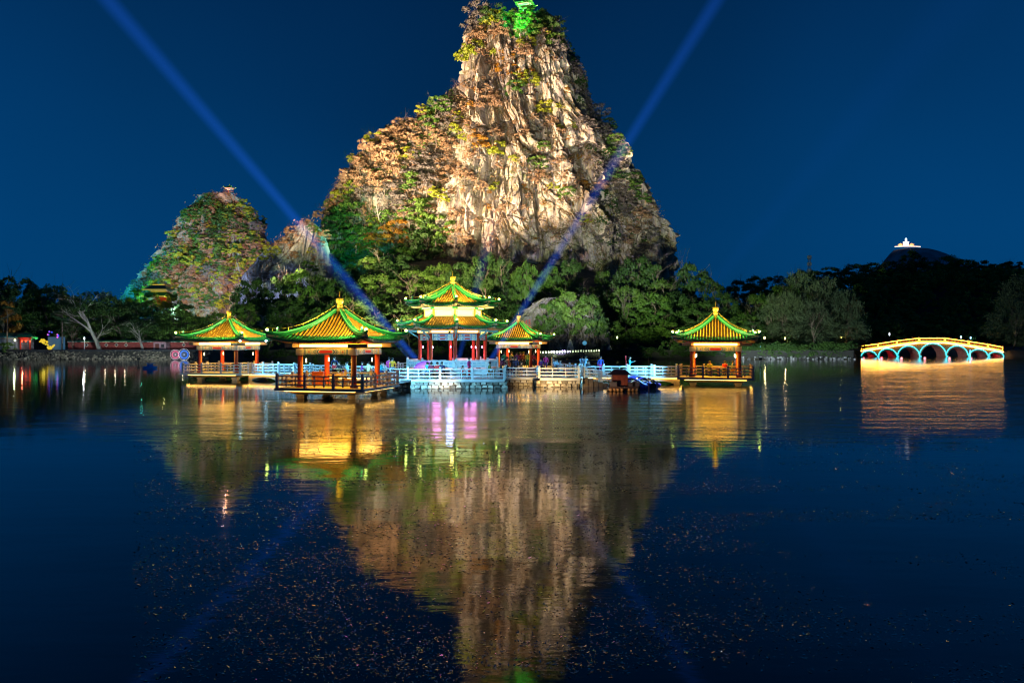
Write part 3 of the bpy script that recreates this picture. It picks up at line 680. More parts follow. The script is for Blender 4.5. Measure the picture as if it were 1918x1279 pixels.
flank = [(1141, 227, 26, 'dg'), (1157, 262, 26, 'dg'), (1157, 288, 28, 'mg'), (1172, 283, 22, 'dg'), (1190, 337, 28, 'dg'), (1186, 352, 24, 'dg'), (1148, 330, 28, 'dg'), (1141, 405, 16, 'yg'), (1103, 412, 24, 'yg'), (1127, 452, 26, 'gy'), (1120, 200, 30, 'gy'), (1110, 165, 28, 'gy'),
    (1130, 250, 30, 'gy'), (1100, 115, 24, 'gy'), (1088, 88, 26, 'gy'), (1150, 350, 32, 'gy'), (1166, 362, 32, 'gy'), (1180, 382, 32, 'gy'), (1202, 402, 30, 'br'), (1170, 402, 32, 'gy'), (1195, 430, 34, 'br'), (1222, 440, 28, 'gy'), (1155, 310, 30, 'gy'), (1128, 350, 28, 'br'), (1120, 300, 24, 'gy'),
    (1210, 470, 30, 'gy'), (1175, 450, 30, 'br'), (1085, 270, 22, 'gy'), (1100, 230, 26, 'gy'), (1080, 130, 24, 'gy'), (1112, 380, 22, 'gy'), (1205, 372, 24, 'dg'), (1150, 470, 28, 'gy')]
shrubs(flank, 'on the shaded right flank of the tall peak')
should = [(791, 209, 28, 'yg'), (701, 252, 36, 'yg'), (758, 291, 30, 'yg'), (781, 291, 18, 'mg'), (799, 234, 36, 'mg'), (814, 203, 44, 'mg'), (830, 230, 38, 'gy'), (623, 335, 32, 'mg'), (649, 309, 26, 'yg'), (667, 291, 24, 'yg'), (657, 356, 36, 'yg'), (636, 369, 26, 'yg'),
    (734, 252, 46, 'br'), (752, 234, 38, 'br'), (706, 275, 50, 'br'), (724, 294, 58, 'br'), (675, 325, 50, 'br'), (701, 330, 58, 'br'), (667, 342, 40, 'br'), (734, 316, 44, 'br'), (770, 320, 40, 'gy'), (776, 338, 38, 'dg'), (765, 352, 28, 'dg'), (791, 345, 42, 'gy'), (806, 294, 42, 'gy'), (809, 314, 42, 'gy'),
    (822, 304, 32, 'gy'), (734, 361, 52, 'gy'), (716, 378, 52, 'bt'), (755, 387, 34, 'gy'), (786, 389, 42, 'mg'), (771, 407, 42, 'mg'), (801, 384, 32, 'mg'), (814, 356, 26, 'yg'), (640, 395, 52, 'dg'), (665, 400, 52, 'dg'), (625, 430, 50, 'dg'), (650, 440, 52, 'dg'), (686, 428, 42, 'dg'), (625, 468, 46, 'dg'), (652, 480, 46, 'dg'),
    (700, 420, 34, 'yg'), (680, 442, 34, 'mg'), (690, 462, 32, 'mg'), (722, 410, 34, 'mg'), (745, 432, 42, 'or'), (725, 442, 42, 'or'), (705, 455, 42, 'or'), (686, 468, 38, 'or'), (702, 482, 42, 'or'), (668, 490, 36, 'or'), (815, 425, 54, 'dg'), (800, 440, 58, 'dg'), (838, 450, 42, 'dg'), (780, 462, 62, 'dg'), (760, 490, 62, 'dg'), (800, 490, 62, 'dg'),
    (740, 275, 40, 'br'), (690, 300, 40, 'br'), (720, 345, 44, 'br'), (690, 365, 40, 'gy'), (845, 270, 30, 'br'), (838, 300, 30, 'br'), (828, 335, 30, 'br'), (780, 260, 36, 'br'), (770, 240, 34, 'br'), (812, 260, 34, 'br'), (840, 205, 30, 'mg'), (612, 400, 30, 'br'), (608, 440, 22, 'br')]
shrubs(should, 'on the slope left of the tall peak')
spur_l = [(568, 418, 18, 'br'), (545, 434, 24, 'br'), (528, 455, 26, 'br'), (512, 470, 26, 'yg'), (498, 482, 22, 'yg'), (590, 430, 20, 'mg'), (580, 470, 16, 'yg'), (548, 478, 20, 'br'), (600, 455, 22, 'br'), (534, 520, 26, 'br'), (500, 520, 22, 'gy'), (575, 500, 24, 'mg'), (600, 490, 22, 'br')]
shrubs(spur_l, 'on the small pale rock spur')
crag_l = []
rs = np.random.RandomState(12)
kinds_c = ['yg', 'br', 'dg', 'mg', 'gy', 'br', 'yg', 'dg']
for i in range(150):
    py = 372 + 200 * rs.rand() ** 0.85; lo = np.interp(py, [363, 378, 415, 465, 520, 560, 600], [408, 372, 336, 314, 268, 244, 224]); hi = np.interp(py, [363, 378, 415, 465, 520, 560], [432, 458, 490, 508, 500, 500])
    px = lo + (hi - lo) * rs.rand(); k = kinds_c[rs.randint(8)]
    if py < 420 and px < 440: k = ('dg', 'dg', 'mg')[i % 3]
    if 318 < px < 350 and 415 < py < 470 and i % 3: continue
    if 440 < px < 480 and 390 < py < 440 and i % 3: continue
    if py < 392 and 408 < px < 452: continue
    crag_l.append((px, py, rs.uniform(17, 30), k))
shrubs(crag_l, 'on the smaller wooded crag', [crag])
# thickets too dense to count on the shoulder and the crag
def thicket(name, label, obj, region, n, leafkey, seed, size, power=1.0):
    rs = np.random.RandomState(seed); pts = []; tries = 0
    poly = np.array(region, float)
    while len(pts) < n and tries < n * 6:
        tries += 1; py = rs.uniform(poly[0, 0], poly[-1, 0]); lo = np.interp(py, poly[:, 0], poly[:, 1]); hi = np.interp(py, poly[:, 0], poly[:, 2]); px = rs.uniform(lo, hi)
        if vnoise(px / 22.0, py / 22.0, seed, seed) < -0.15: continue
        h = pix_hit(px, py, [obj])
        if h is None: continue
        s_ = W(rs.uniform(*size), h[0].y) / 2; pts.append((h[0].x + h[1].x * s_ * .2, h[0].y + h[1].y * s_ * .3, h[0].z - s_ * .6, s_))
    woodland(name, label, pts, leafkey, seed, 'thicket')
SREG = [(175, 850, 872), (215, 800, 858), (250, 715, 850), (300, 668, 845), (350, 622, 835), (400, 605, 830), (450, 600, 830), (500, 600, 830)]
thicket('thicket', 'dry brown thicket covering the slope left of the tall peak', shoulder, SREG, 260, 'brown', 951, (12, 24))
thicket('thicket', 'grey leafless thicket covering the slope left of the tall peak', shoulder, SREG, 120, 'grey', 952, (12, 24))
thicket('thicket', 'green scrub covering the slope left of the tall peak', shoulder, SREG, 90, 'mid', 953, (12, 22))
CREG = [(384, 372, 408), (395, 352, 474), (420, 336, 490), (465, 316, 504), (520, 268, 505), (575, 240, 505)]
thicket('thicket', 'dark green scrub covering the smaller wooded crag', crag, CREG, 130, 'dark', 954, (15, 30))
thicket('thicket', 'yellow-green scrub covering the smaller wooded crag', crag, CREG, 60, 'yellow', 955, (13, 26))
thicket('thicket', 'dry brown scrub covering the smaller wooded crag', crag, CREG, 100, 'brown', 956, (13, 26))
FREG = [(60, 1062, 1068), (120, 1070, 1084), (200, 1090, 1112), (260, 1100, 1150), (330, 1105, 1185), (400, 1110, 1212), (460, 1120, 1245)]
thicket('thicket', 'grey leafless thicket on the shaded right flank of the tall peak', peak, FREG, 150, 'grey', 957, (10, 20))
thicket('thicket', 'dark green scrub on the shaded right flank of the tall peak', peak, FREG, 60, 'dark', 958, (10, 20))
PREG = [(50, 890, 1050), (110, 870, 1060), (200, 862, 1080), (300, 850, 1090), (400, 835, 1090), (460, 835, 1090)]
thicket('thicket', 'dry brown tufts scattered on the lit face of the tall peak', peak, PREG, 110, 'brown', 959, (9, 20))
thicket('thicket', 'russet tufts on the lit face of the tall peak', peak, PREG, 40, 'orange', 960, (8, 16))
# dry grass and creepers too small to tell apart: one mass over the rock faces
rs = np.random.RandomState(21); cs = []; nsn = []; szz = []
for o, n in ((peak, 2600), (shoulder, 2600), (crag, 1400), (spur, 250)):
    me = o.data; npoly = len(me.polygons); cen = np.empty(npoly * 3); me.polygons.foreach_get('center', cen); cen = cen.reshape(-1, 3)
    nr = np.empty(npoly * 3); me.polygons.foreach_get('normal', nr); nr = nr.reshape(-1, 3)
    cov = fbm(cen[:, 0] / 10, cen[:, 1] / 10, cen[:, 2] / 16, 77, 3)
    ok = np.where((nr[:, 1] < 0.35) & (cov + nr[:, 2] * 0.55 > (0.30 if o is peak else 0.05)))[0]
    pick = ok[rs.randint(0, len(ok), n)]
    for j in range(9):
        sp_ = 0.8 if o is not crag else 1.3
        cs.append(cen[pick] + nr[pick] * 0.25 + rs.normal(size=(n, 3)) * np.array([sp_, sp_ * .5, sp_])); d_ = nr[pick] + rs.normal(size=(n, 3)) * 0.7 + np.array([0, 0, 0.3])
        nsn.append(d_ / np.linalg.norm(d_, axis=1, keepdims=True)); szz.append((0.38 if o is not crag else 0.6) * (0.5 + rs.rand(n)))
V_, F_ = leaf_quads(np.concatenate(cs), np.concatenate(nsn), np.concatenate(szz), rs, 0.35)
tag(link('dry_grass', arrays_mesh('dry_grass', V_, F_, LEAF['brown'])), 'dry brown grass and creepers rooted in the rock faces', 'grass', kind='stuff')

# ------------------------------------------------------------------ floodlights of the landscape
M_IRON = M('dark_iron', (0.03, 0.03, 0.035), 0.5, metal=0.6)
def floodlight(loc, target, power, color, angle, label, group=None, size=0.5, post=1.0, fx=1.0):
    x, y, z = loc
    r = thing('floodlight', label, 'floodlight', (x, y, z - post), 0, group)
    b = MB(); b.box((0, 0, post * 0.42), (0.09 * fx, 0.09 * fx, post * 0.84)); b.build('post', M_IRON, r)
    d = (Vector(target) - Vector(loc)); az = math.atan2(d.y, d.x); el = math.atan2(d.z, math.hypot(d.x, d.y))
    h = MB(); h.box((0, 0, 0), (0.18 * fx, 0.5 * fx, 0.36 * fx)); ho = h.build('housing', M_IRON, r); ho.location = (0, 0, post); ho.rotation_euler = (0, -el, az)
    g = MB(); g.box((0.095 * fx, 0, 0), (0.01, 0.44 * fx, 0.3 * fx)); go = g.build('lens', emis('flood_lens', (1, 0.9, 0.75), 3), ho)
    u = d.normalized()
    add_light('SPOT', Vector(loc) - r.location + u * 0.35 * fx, power, color, Vector(target) - r.location, size, angle, 0.6, r)
    return r
WARM = (1.0, 0.70, 0.40); WARM2 = (1.0, 0.77, 0.52)
floodlight((-86, 182, 13), (2, 280, 100), 3.7e6, WARM2, 52, 'floodlight on the left shore aimed at the tall peak', post=11)
floodlight((-40, 150, 2.2), (2, 285, 74), 6.5e5, WARM2, 46, 'floodlight on the left landing aimed at the peak face', post=2.4)
floodlight((-87.5, 181, 12), (-50, 290, 84), 8.5e5, WARM, 40, 'floodlight on the left shore aimed at the brown shoulder', post=10)
floodlight((6, 112, 1.6), (30, 262, 58), 3.6e5, (0.58, 0.52, 1.0), 40, 'violet floodlight on the causeway aimed at the cliff foot', post=2.0)
floodlight((-47, 240, 32), (-60, 286, 50), 3.4e4, (0.05, 1.0, 0.72), 66, 'teal floodlight under the dark trees of the shoulder', post=3)
floodlight((-84, 186, 8), (-76, 258, 32), 3.2e5, (0.48, 0.58, 1.0), 36, 'blue-white floodlight below the pale rock spur', post=6)
floodlight((-190, 320, 22), (-168, 420, 48), 6.0e5, (0.02, 0.70, 1.0), 56, 'cyan floodlight left of the smaller crag', post=6)
floodlight((-118, 300, 20), (-150, 415, 45), 6.4e5, (1.0, 0.68, 0.48), 44, 'warm floodlight below the smaller crag', post=4)
floodlight((-100, 300, 20), (-134, 415, 58), 3.2e5, (0.66, 0.50, 1.0), 50, 'violet floodlight right of the smaller crag', post=4)
for i, (x_, t_, p_) in enumerate(((-4, (-68, 212, 37), 2.0e5), (-2, (-38, 215, 38), 2.9e5), (0, (-6, 215, 39), 3.0e5), (2.5, (26, 215, 39), 2.8e5), (4.5, (58, 210, 37), 2.5e5))):
    floodlight((x_, 99.4, 1.3), t_, p_, (0.80, 1.0, 0.50), 37, 'low floodlight on the back edge of the platform aimed at the tree belt', 'low floodlights on the back edge of the platform', post=1.6)
floodlight((-60, 128, 0.8), (-104, 185, 14), 4.5e4, (0.70, 0.92, 1.0), 80, 'low floodlight in the shallows lighting the left shore trees', post=1.4)
floodlight((40, 128, 0.8), (72, 178, 12), 7.0e4, (0.75, 0.95, 0.85), 80, 'low floodlight in the shallows lighting the right shore trees', post=1.4)

# ================================================================== PAVILIONS
M_RED = M('red_lacquer', (0.42, 0.045, 0.022), 0.38, var=0.15)
M_DRED = M('dark_red_wood', (0.16, 0.03, 0.018), 0.5, var=0.2)
M_OCH = M('ochre_glazed_tile', (0.64, 0.28, 0.022), 0.36, var=0.35, scale=5)
M_PAN = M('brown_pan_tile', (0.05, 0.025, 0.008), 0.5, var=0.3, scale=5)
M_GRN = M('green_glazed_tile', (0.03, 0.34, 0.08), 0.25, var=0.25, scale=5)
M_DGRN = M('dark_green_tile', (0.012, 0.12, 0.06), 0.3, var=0.25, scale=5)
M_GOLD = M('gilded', (0.85, 0.52, 0.05), 0.3, metal=0.35, var=0.12)
M_TAN = M('tan_painted_beam', (0.62, 0.42, 0.22), 0.5, var=0.15)
M_CREAM = M('cream_paint', (0.72, 0.66, 0.50), 0.5, var=0.1)
M_BLUE = M('blue_paint', (0.05, 0.16, 0.42), 0.5, var=0.15)
M_TEAL = M('teal_paint', (0.10, 0.36, 0.40), 0.5, var=0.15)
M_REDP = M('red_paint', (0.60, 0.035, 0.03), 0.5, var=0.1)
M_BLACK = M('black_line', (0.02, 0.018, 0.02), 0.5)
M_CONC = M('buff_concrete', (0.48, 0.37, 0.22), 0.75, var=0.25, scale=1.5, bump=0.3)
M_RAILD = M('shaded_stone_rail', (0.36, 0.29, 0.30), 0.75, var=0.2, scale=3)  # darker copy of the rail stone, shade of the unlit side in its colour
M_RAILW = M('pale_stone_rail', (0.66, 0.66, 0.64), 0.6, var=0.12, scale=3)
M_DECK = M('deck_paving', (0.42, 0.38, 0.32), 0.7, var=0.2, scale=2)
M_LED = emis('led_warm', (1.0, 0.56, 0.10), 9.0)
M_LEDW = emis('led_white', (1.0, 0.66, 0.20), 9.0)
M_LEDG = emis('led_green', (0.14, 0.9, 0.10), 0.9)
M_LEDY = emis('led_gold', (1.0, 0.55, 0.10), 16.0)
M_LAMPYG = emis('corner_lamp_glow', (0.75, 1.0, 0.18), 14.0)
M_LAMPW = emis('lamp_glow', (1.0, 0.80, 0.4), 6.0)
M_LAMPC = emis('lamp_cyan_glow', (0.45, 0.85, 1.0), 40.0)

_shared = {}
def shared(key, fn):
    if key not in _shared: _shared[key] = fn()
    return _shared[key]
def post_mesh(mat, h, w):
    def mk():
        m = MB(); m.box((0, 0, h * 0.43), (w, w, h * 0.86)); m.box((0, 0, h * 0.875), (w * 0.72, w * 0.72, h * 0.03)); m.lathe([(w * 0.42, h * 0.89), (w * 0.60, h * 0.92), (w * 0.60, h * 0.97), (w * 0.40, h)], 8)
        return m.mesh('post', mat)
    return shared(('post', mat.name, round(h, 3), round(w, 3)), mk)
def bar_mesh(mat, w, h):
    def mk():
        m = MB(); m.box((0.5, 0, 0), (1, w, h)); return m.mesh('rail', mat)
    return shared(('bar', mat.name, w, h), mk)
def railing(parent, p0, p1, mat, bay=2.1, h=1.0, pw=0.17, first=True, last=True, rails=(0.78, 0.50, 0.22), minis=2):
    p0 = Vector(p0); p1 = Vector(p1); d = p1 - p0; L = math.hypot(d.x, d.y); n = max(1, round(L / bay)); az = math.atan2(d.y, d.x); pitch = math.atan2(d.z, L)
    for i in range(n + 1):
        if (i == 0 and not first) or (i == n and not last): continue
        link('post', post_mesh(mat, h, pw), parent, p0 + d * (i / n), az)
    seg = d.length / n
    for i in range(n):
        a = p0 + d * (i / n)
        for rz_ in rails:
            o = link('rail', bar_mesh(mat, 0.09, 0.085), parent, a + Vector((0, 0, rz_)), None, (seg, 1, 1)); o.rotation_euler = (0, -pitch, az)
        for k in range(minis):
            q = a + (d / n) * ((k + 1) / (minis + 1)) + Vector((0, 0, 0.09))
            link('baluster', shared(('mini', mat.name), lambda: (lambda m: (m.box((0, 0, 0.35), (0.075, 0.10, 0.7)), m.mesh('baluster', mat))[1])(MB())), parent, q, az)

class Roof:
    def __init__(s, n, e0, e1, z0, z1, p=1.7, lift=0.32, flare=0.055):
        s.n, s.e0, s.e1, s.z0, s.z1, s.p, s.lift, s.flare = n, e0, e1, z0, z1, p, lift, flare; s.w = math.tan(PI / n)
    def e(s, t): return s.e0 + (s.e1 - s.e0) * t
    def pt(s, k, u, t, dz=0.0):
        a = 2 * PI * k / s.n; e = s.e(t) * (1 + s.flare * abs(u) ** 4 * t * t)
        z = s.z1 + (s.z0 - s.z1) * max(0.0, 1 - t) ** s.p + s.lift * abs(u) ** 3.5 * t ** 2 + dz
        o = Vector((math.cos(a), math.sin(a), 0)); tn = Vector((-math.sin(a), math.cos(a), 0))
        return o * e + tn * (s.e(t) * s.w * u * (1 + s.flare * abs(u) ** 4 * t * t)) + Vector((0, 0, z))
    def build(s, parent, spacing=0.24, rrow=0.056, rails=True, gt=0.70, led=True):
        nu, ntt = 14, 9
        for k in range(s.n):
            m = MB(); vs = []
            for lay in (0.0, -0.07):
                for j in range(ntt + 1):
                    for i in range(nu + 1): vs.append(s.pt(k, -1 + 2 * i / nu, j / ntt, lay))
            N = (nu + 1) * (ntt + 1); fs = []
            for j in range(ntt):
                for i in range(nu):
                    a = j * (nu + 1) + i; fs.append((a, a + 1, a + nu + 2, a + nu + 1)); fs.append((N + a, N + a + nu + 1, N + a + nu + 2, N + a + 1))
            for i in range(nu):
                a = ntt * (nu + 1) + i; fs.append((a, a + 1, N + a + 1, N + a))
            m.add(vs, fs); m.build('roof_slope', M_PAN, parent)
            # barrel tile rows: ochre above, green glaze along the eave
            r = MB(); half = s.e1 * s.w; cnt = int(half * 2 / spacing); 
            for i in range(cnt):
                x = -half + (i + 0.5) * (2 * half / cnt)
                t0 = max(0.02, (abs(x) / s.w - s.e0) / (s.e1 - s.e0) + 0.012)
                if t0 > 0.97: continue
                def strip(ta, tb, mi, ns):
                    path = []
                    for q_ in range(ns + 1):
                        t = ta + (tb - ta) * q_ / ns; u = max(-1, min(1, x / (s.e(t) * s.w))); path.append(s.pt(k, u, t, 0.03))
                    r.tube(path, rrow, 5, mi)
                if t0 < gt - 0.03: strip(t0, gt, 0, 5)
                strip(max(t0, gt), 1.012, 1, 3)
            tag(r.build('tile_rows', [M_OCH, M_GRN], parent, True), kind='stuff')
            b = MB(); b.tube([s.pt(k, -1 + 2 * i / nu, 1.0, -0.06) for i in range(nu + 1)], 0.065, 5); b.build('eave_edge', M_DGRN, parent, True)
            rf = MB(); c2 = int(half * 2 / 0.22)
            for i in range(c2):
                u = -0.97 + 1.94 * i / (c2 - 1); p_ = s.pt(k, u, 0.965, -0.17); q_ = s.pt(k, u, 0.72, -0.16); rf.tube([q_, p_], 0.042, 4); 
            tag(rf.build('rafters', [M_TAN], parent), kind='stuff')
            # hip ridge at the corner after this face
            path = [s.pt(k, 1.0, 0.03 + 0.97 * j / 14, 0.12 + (0.10 * max(0, (j - 11) / 3) ** 2)) for j in range(15)]
            tip = path[-1] + (path[-1] - path[-2]).normalized() * 0.16 + Vector((0, 0, 0.07)); path.append(tip)
            rb = MB(); rb.tube(path, [0.15] * 12 + [0.145, 0.13, 0.11, 0.07], 8, sx=0.95, sz=1.25); rg = rb.build('ridge', M_GRN, parent, True)
            if led:
                lb = MB()
                for sd in (-1, 1):
                    tn = Vector((-math.sin(2 * PI * (k + .5) / s.n), math.cos(2 * PI * (k + .5) / s.n), 0)) * 0.125 * sd
                    lb.tube([q_ + tn + Vector((0, 0, 0.11)) for q_ in path[:-2]], 0.028, 4)
                lb.build('led_strip', M_LEDG, rg)
            if rails:
                g = MB(); pr = [q_ + Vector((0, 0, 0.36)) for q_ in path[:-1]]; g.tube(pr, 0.018, 4)
                for j in range(1, 14, 3): g.tube([path[j], pr[j]], 0.02, 4)
                g.build('ridge_rail', M_GOLD, rg)
            bt = MB(); bt.lathe([(0.11, 0), (0.15, 0.08), (0.08, 0.22), (0.11, 0.3), (0.03, 0.38)], 8); bo = bt.build('ridge_beast', M_DGRN, rg, True); bo.location = path[12] + Vector((0, 0, 0.1))
            # corner beam under the eave
            ca = 2 * PI * (k + 0.5) / s.n; dv = Vector((math.cos(ca), math.sin(ca), 0)); tipr = math.hypot(path[-2].x, path[-2].y); inner = s.e(0.55) / math.cos(PI / s.n)
            zt = path[-2].z - 0.30
            cb = MB(); cb.box(dv * ((inner + tipr * 0.90) / 2) + Vector((0, 0, zt - 0.20)), (tipr * 0.90 - inner, 0.2, 0.22), ca, ry=-R(6)); cb.box(dv * (tipr * 0.89) + Vector((0, 0, zt + 0.02)), (tipr * 0.24, 0.22, 0.16), ca, ry=-R(8))
            cb.build('corner_beam', M_TAN, parent)
            lm = MB(); lm.lathe([(0.05, 0), (0.10, 0.04), (0.10, 0.12), (0.04, 0.17)], 8); lo = lm.build('corner_lamp', M_LAMPYG, rg, True); lo.location = path[-2] + Vector((0, 0, 0.10))
            s.tips = getattr(s, 'tips', []) + [path[-2] + Vector((0, 0, 0.62))]
def finial(parent, z, s=1.0):
    m = MB(); m.lathe([(0.26 * s, -0.30 * s), (0.23 * s, 0.0), (0.20 * s, 0.06 * s), (0.24 * s, 0.10 * s), (0.15 * s, 0.16 * s), (0.20 * s, 0.26 * s), (0.20 * s, 0.40 * s), (0.15 * s, 0.46 * s), (0.23 * s, 0.56 * s), (0.26 * s, 0.66 * s), (0.27 * s, 0.84 * s), (0.20 * s, 0.87 * s)], 16)
    f = m.build('finial', M_GOLD, parent, True); f.location = (0, 0, z)
    r = MB(); r.tube([(0, 0, 0.85 * s), (0, 0, 1.35 * s)], [0.022, 0.012], 5); r.build('rod', M_GOLD, f)
def painted_lintel(parent, a, b, z0, z1, thick=0.16, rows=1):
    """beam with a painted pattern on its outer face; a,b local end points"""
    a = Vector(a); b = Vector(b); d = (b - a); L = d.length; ax = d.normalized(); out = Vector((ax.y, -ax.x, 0)); mid = (a + b) / 2
    if out.dot(mid) < 0: out = -out; 
    m = MB(); m.box(mid + Vector((0, 0, (z0 + z1) / 2)), (L, thick, z1 - z0), math.atan2(ax.y, ax.x)); lo = m.build('lintel', M_CREAM, parent)
    p = MB(); H = (z1 - z0) / rows
    for r_ in range(rows):
        o = mid + out * (thick / 2 + 0.001) + Vector((0, 0, z0 + H * (r_ + 0.5))); fr = (o, ax, Vector((0, 0, 1)), out); h = H * 0.5
        def hexa(w, hh, mi, dp): p.slab([(-w, 0), (-w + hh * 0.9, hh), (w - hh * 0.9, hh), (w, 0), (w - hh * 0.9, -hh), (-w + hh * 0.9, -hh)], fr, dp, mi)
        hexa(L * 0.20, h * 0.80, 1, 0.004); hexa(L * 0.17, h * 0.62, 0, 0.008); hexa(L * 0.145, h * 0.48, 2, 0.012)
        for sd in (-1, 1):
            for q_, (w0, mi) in enumerate(((0.225, 1), (0.255, 3))):
                x0 = sd * L * w0; k = sd * h * 0.8
                p.slab([(x0, 0), (x0 - k, h * 0.85), (x0 - k + sd * 0.05, h * 0.85), (x0 + sd * 0.05, 0), (x0 - k + sd * 0.05, -h * 0.85), (x0 - k, -h * 0.85)][::sd], fr, 0.005, mi)
            xc = sd * L * 0.355; w = min(h * 0.8, L * 0.06)
            p.slab([(xc - w, -h * .8), (xc + w, -h * .8), (xc + w, h * .8), (xc - w, h * .8)], fr, 0.003, 3)
            p.slab([(xc - w * .82, -h * .66), (xc + w * .82, -h * .66), (xc + w * .82, h * .66), (xc - w * .82, h * .66)], fr, 0.006, 0)
            p.slab([(xc + w * .5 * math.cos(q_ * PI / 4), h * .5 * math.sin(q_ * PI / 4)) for q_ in range(8)], fr, 0.009, 4)
            p.slab([(xc + w * .2 * math.cos(q_ * PI / 4), h * .2 * math.sin(q_ * PI / 4)) for q_ in range(8)], fr, 0.012, 2)
            for q_, mi in ((0.43, 3), (0.455, 1)):
                p.slab([(sd * L * q_ - 0.02, -h * .95), (sd * L * q_ + 0.02, -h * .95), (sd * L * q_ + 0.02, h * .95), (sd * L * q_ - 0.02, h * .95)], fr, 0.004, mi)
        p.slab([(-L * .48, h * .90), (L * .48, h * .90), (L * .48, h * .99), (-L * .48, h * .99)], fr, 0.004, 1)
        p.slab([(-L * .48, -h * .99), (L * .48, -h * .99), (L * .48, -h * .90), (-L * .48, -h * .90)], fr, 0.004, 1)
    p.build('painted_pattern', [M_CREAM, M_BLUE, M_REDP, M_TEAL, M_TAN], lo)
def view_rot(px, phi, vert):
    a = math.atan((px - 959) / F); v = Vector((math.sin(a), math.cos(a))); l = Vector((math.cos(a), -math.sin(a)))
    n = l * math.sin(R(phi)) - v * math.cos(R(phi)); return math.atan2(n.y, n.x) - vert
def corner_spots(root, roof, target, power, color=(1.0, 0.86, 0.30), angle=100):
    for t in roof.tips: add_light('SPOT', t, power, color, target, 0.06, angle, 0.8, root)

def square_pavilion(name, label, px, d, phi, rail_mat, deck=True, led=M_LED, z=0.0, scale=1.0, lite=False, lampcol=(1.0, 0.60, 0.20), power=520, under=True):
    root = thing(name, label, 'pavilion', (X(px, d), d, z), view_rot(px, phi, R(45))); root.scale = (scale,) * 3
    fl = 0.72; ch = 1.93
    rf = Roof(4, 0.14, 3.30, 5.85, 3.82); rf.build(root, led=not lite, rails=not lite); finial(root, 5.86)
    for sx, sy in ((1, 1), (-1, 1), (-1, -1), (1, -1)):
        c = MB(); c.lathe([(0.27, fl), (0.27, fl + 0.12), (0.185, fl + 0.16), (0.18, 3.36)], 14); co = c.build('column', M_RED, root, True); co.location = (sx * ch, sy * ch, 0)
        k = MB(); k.box((0, 0, 3.09), (0.44, 0.44, 0.42), 0, 0); k.build('capital', M_CREAM, co)
        if not lite:
            w = MB(); w.lathe([(0.0, 0), (0.05, 0.04), (0.055, 0.09), (0.02, 0.15), (0.05, 0.2), (0.05, 0.26), (0.0, 0.3)], 8); wo_ = w.build('wall_lamp', M_LAMPW, root, True); wo_.location = (sx * (ch - 0.28), sy * (ch - 0.28), 2.35)
    for k in range(4):
        a = k * PI / 2; o = Vector((math.cos(a), math.sin(a), 0)); t = Vector((-math.sin(a), math.cos(a), 0))
        m = MB(); m.box(o * 2.07 + Vector((0, 0, 3.50 + 0.003 * (k % 2))), (0.2, 5.9, 0.24), a); m.build('eave_beam', M_TAN, root)
        s = MB(); s.box(o * 2.262 + Vector((0, 0, 3.49)), (0.16, 3.55, 0.17), a); s.build('light_strip', led, root)
        f = MB(); f.box(o * 2.10 + Vector((0, 0, 3.74)), (0.12, 4.9, 0.2), a); f.build('frieze', M_RED, root)
        painted_lintel(root, o * ch + t * (ch - 0.22), o * ch - t * (ch - 0.22), 2.90, 3.29, 0.30)
    c = MB(); c.box((0, 0, 3.66), (3.9, 3.9, 0.06)); c.build('ceiling', M_DRED, root)
    if not lite:
        cp = MB(); cp.box((0, 0, 3.61), (2.7, 2.7, 0.03)); cp.build('added_ceiling_panel', emis('ceiling_glow', (1.0, 0.47, 0.015), 17), root)  # unseen glowing panel, added for the gold reflection on the water
        corner_spots(root, rf, Vector((0, 0, 5.5)), 2000)
    if deck:
        m = MB(); m.box((0, 0, 0.63), (6.3, 6.3, 0.18)); m.build('deck_slab', rail_mat, root)
        f = MB(); f.box((0, 0, 0.7225), (5.9, 5.9, 0.012)); f.build('deck_paving', M_DECK, root)
        b = MB(); vs = [(x * h, y * h, zz) for zz, h in ((0.30, 2.25), (0.54, 2.72)) for x, y in ((-1, -1), (1, -1), (1, 1), (-1, 1))]
        b.add(vs, [(3, 2, 1, 0), (4, 5, 6, 7), (0, 1, 5, 4), (1, 2, 6, 5), (2, 3, 7, 6), (3, 0, 4, 7)]); b.build('under_beam', M_CONC, root)
        for sx in (-1, 1):
            for sy in (-1, 1):
                p = MB(); p.box((0, 0, -0.35), (0.46, 0.46, 1.3)); p.box((0, 0, 0.18), (0.58, 0.58, 0.14)); po = p.build('pier', M_CONC, root); po.location = (sx * 1.85, sy * 1.85, 0)
        for k in range(4):
            a = k * PI / 2; o = Vector((math.cos(a), math.sin(a), 0)); t = Vector((-math.sin(a), math.cos(a), 0))
            if under:
                s = MB(); s.box(o * 2.98 + Vector((0, 0, 0.525)), (0.05, 5.0, 0.025), a); s.build('under_light', M_LEDY, root)
            railing(root, o * 3.02 - t * 3.02 + Vector((0, 0, fl)), o * 3.02 + t * 3.02 + Vector((0, 0, fl)), rail_mat, last=False)
    return root, rf

pav_front, rf_front = square_pavilion('square_pavilion', 'square lakeside pavilion with dark rails, standing well out on the water', 636.5, 54.6, 19.2, M_RAILD)
pav_left, rf_left = square_pavilion('square_pavilion', 'square pavilion at the outer left end of the white railed walkway', 429, 78.6, 13.5, M_RAILW, led=M_LEDW)
pav_right, rf_right = square_pavilion('square_pavilion', 'square pavilion seen face-on at the end of the right walkway', 1340, 69.3, 45.0, M_RAILD)
pav_back, rf_back = square_pavilion('square_pavilion', 'small square pavilion crowded with people behind the stone platform', 971.5, 93.6, 30.0, M_RAILW, deck=False, led=M_LEDW)

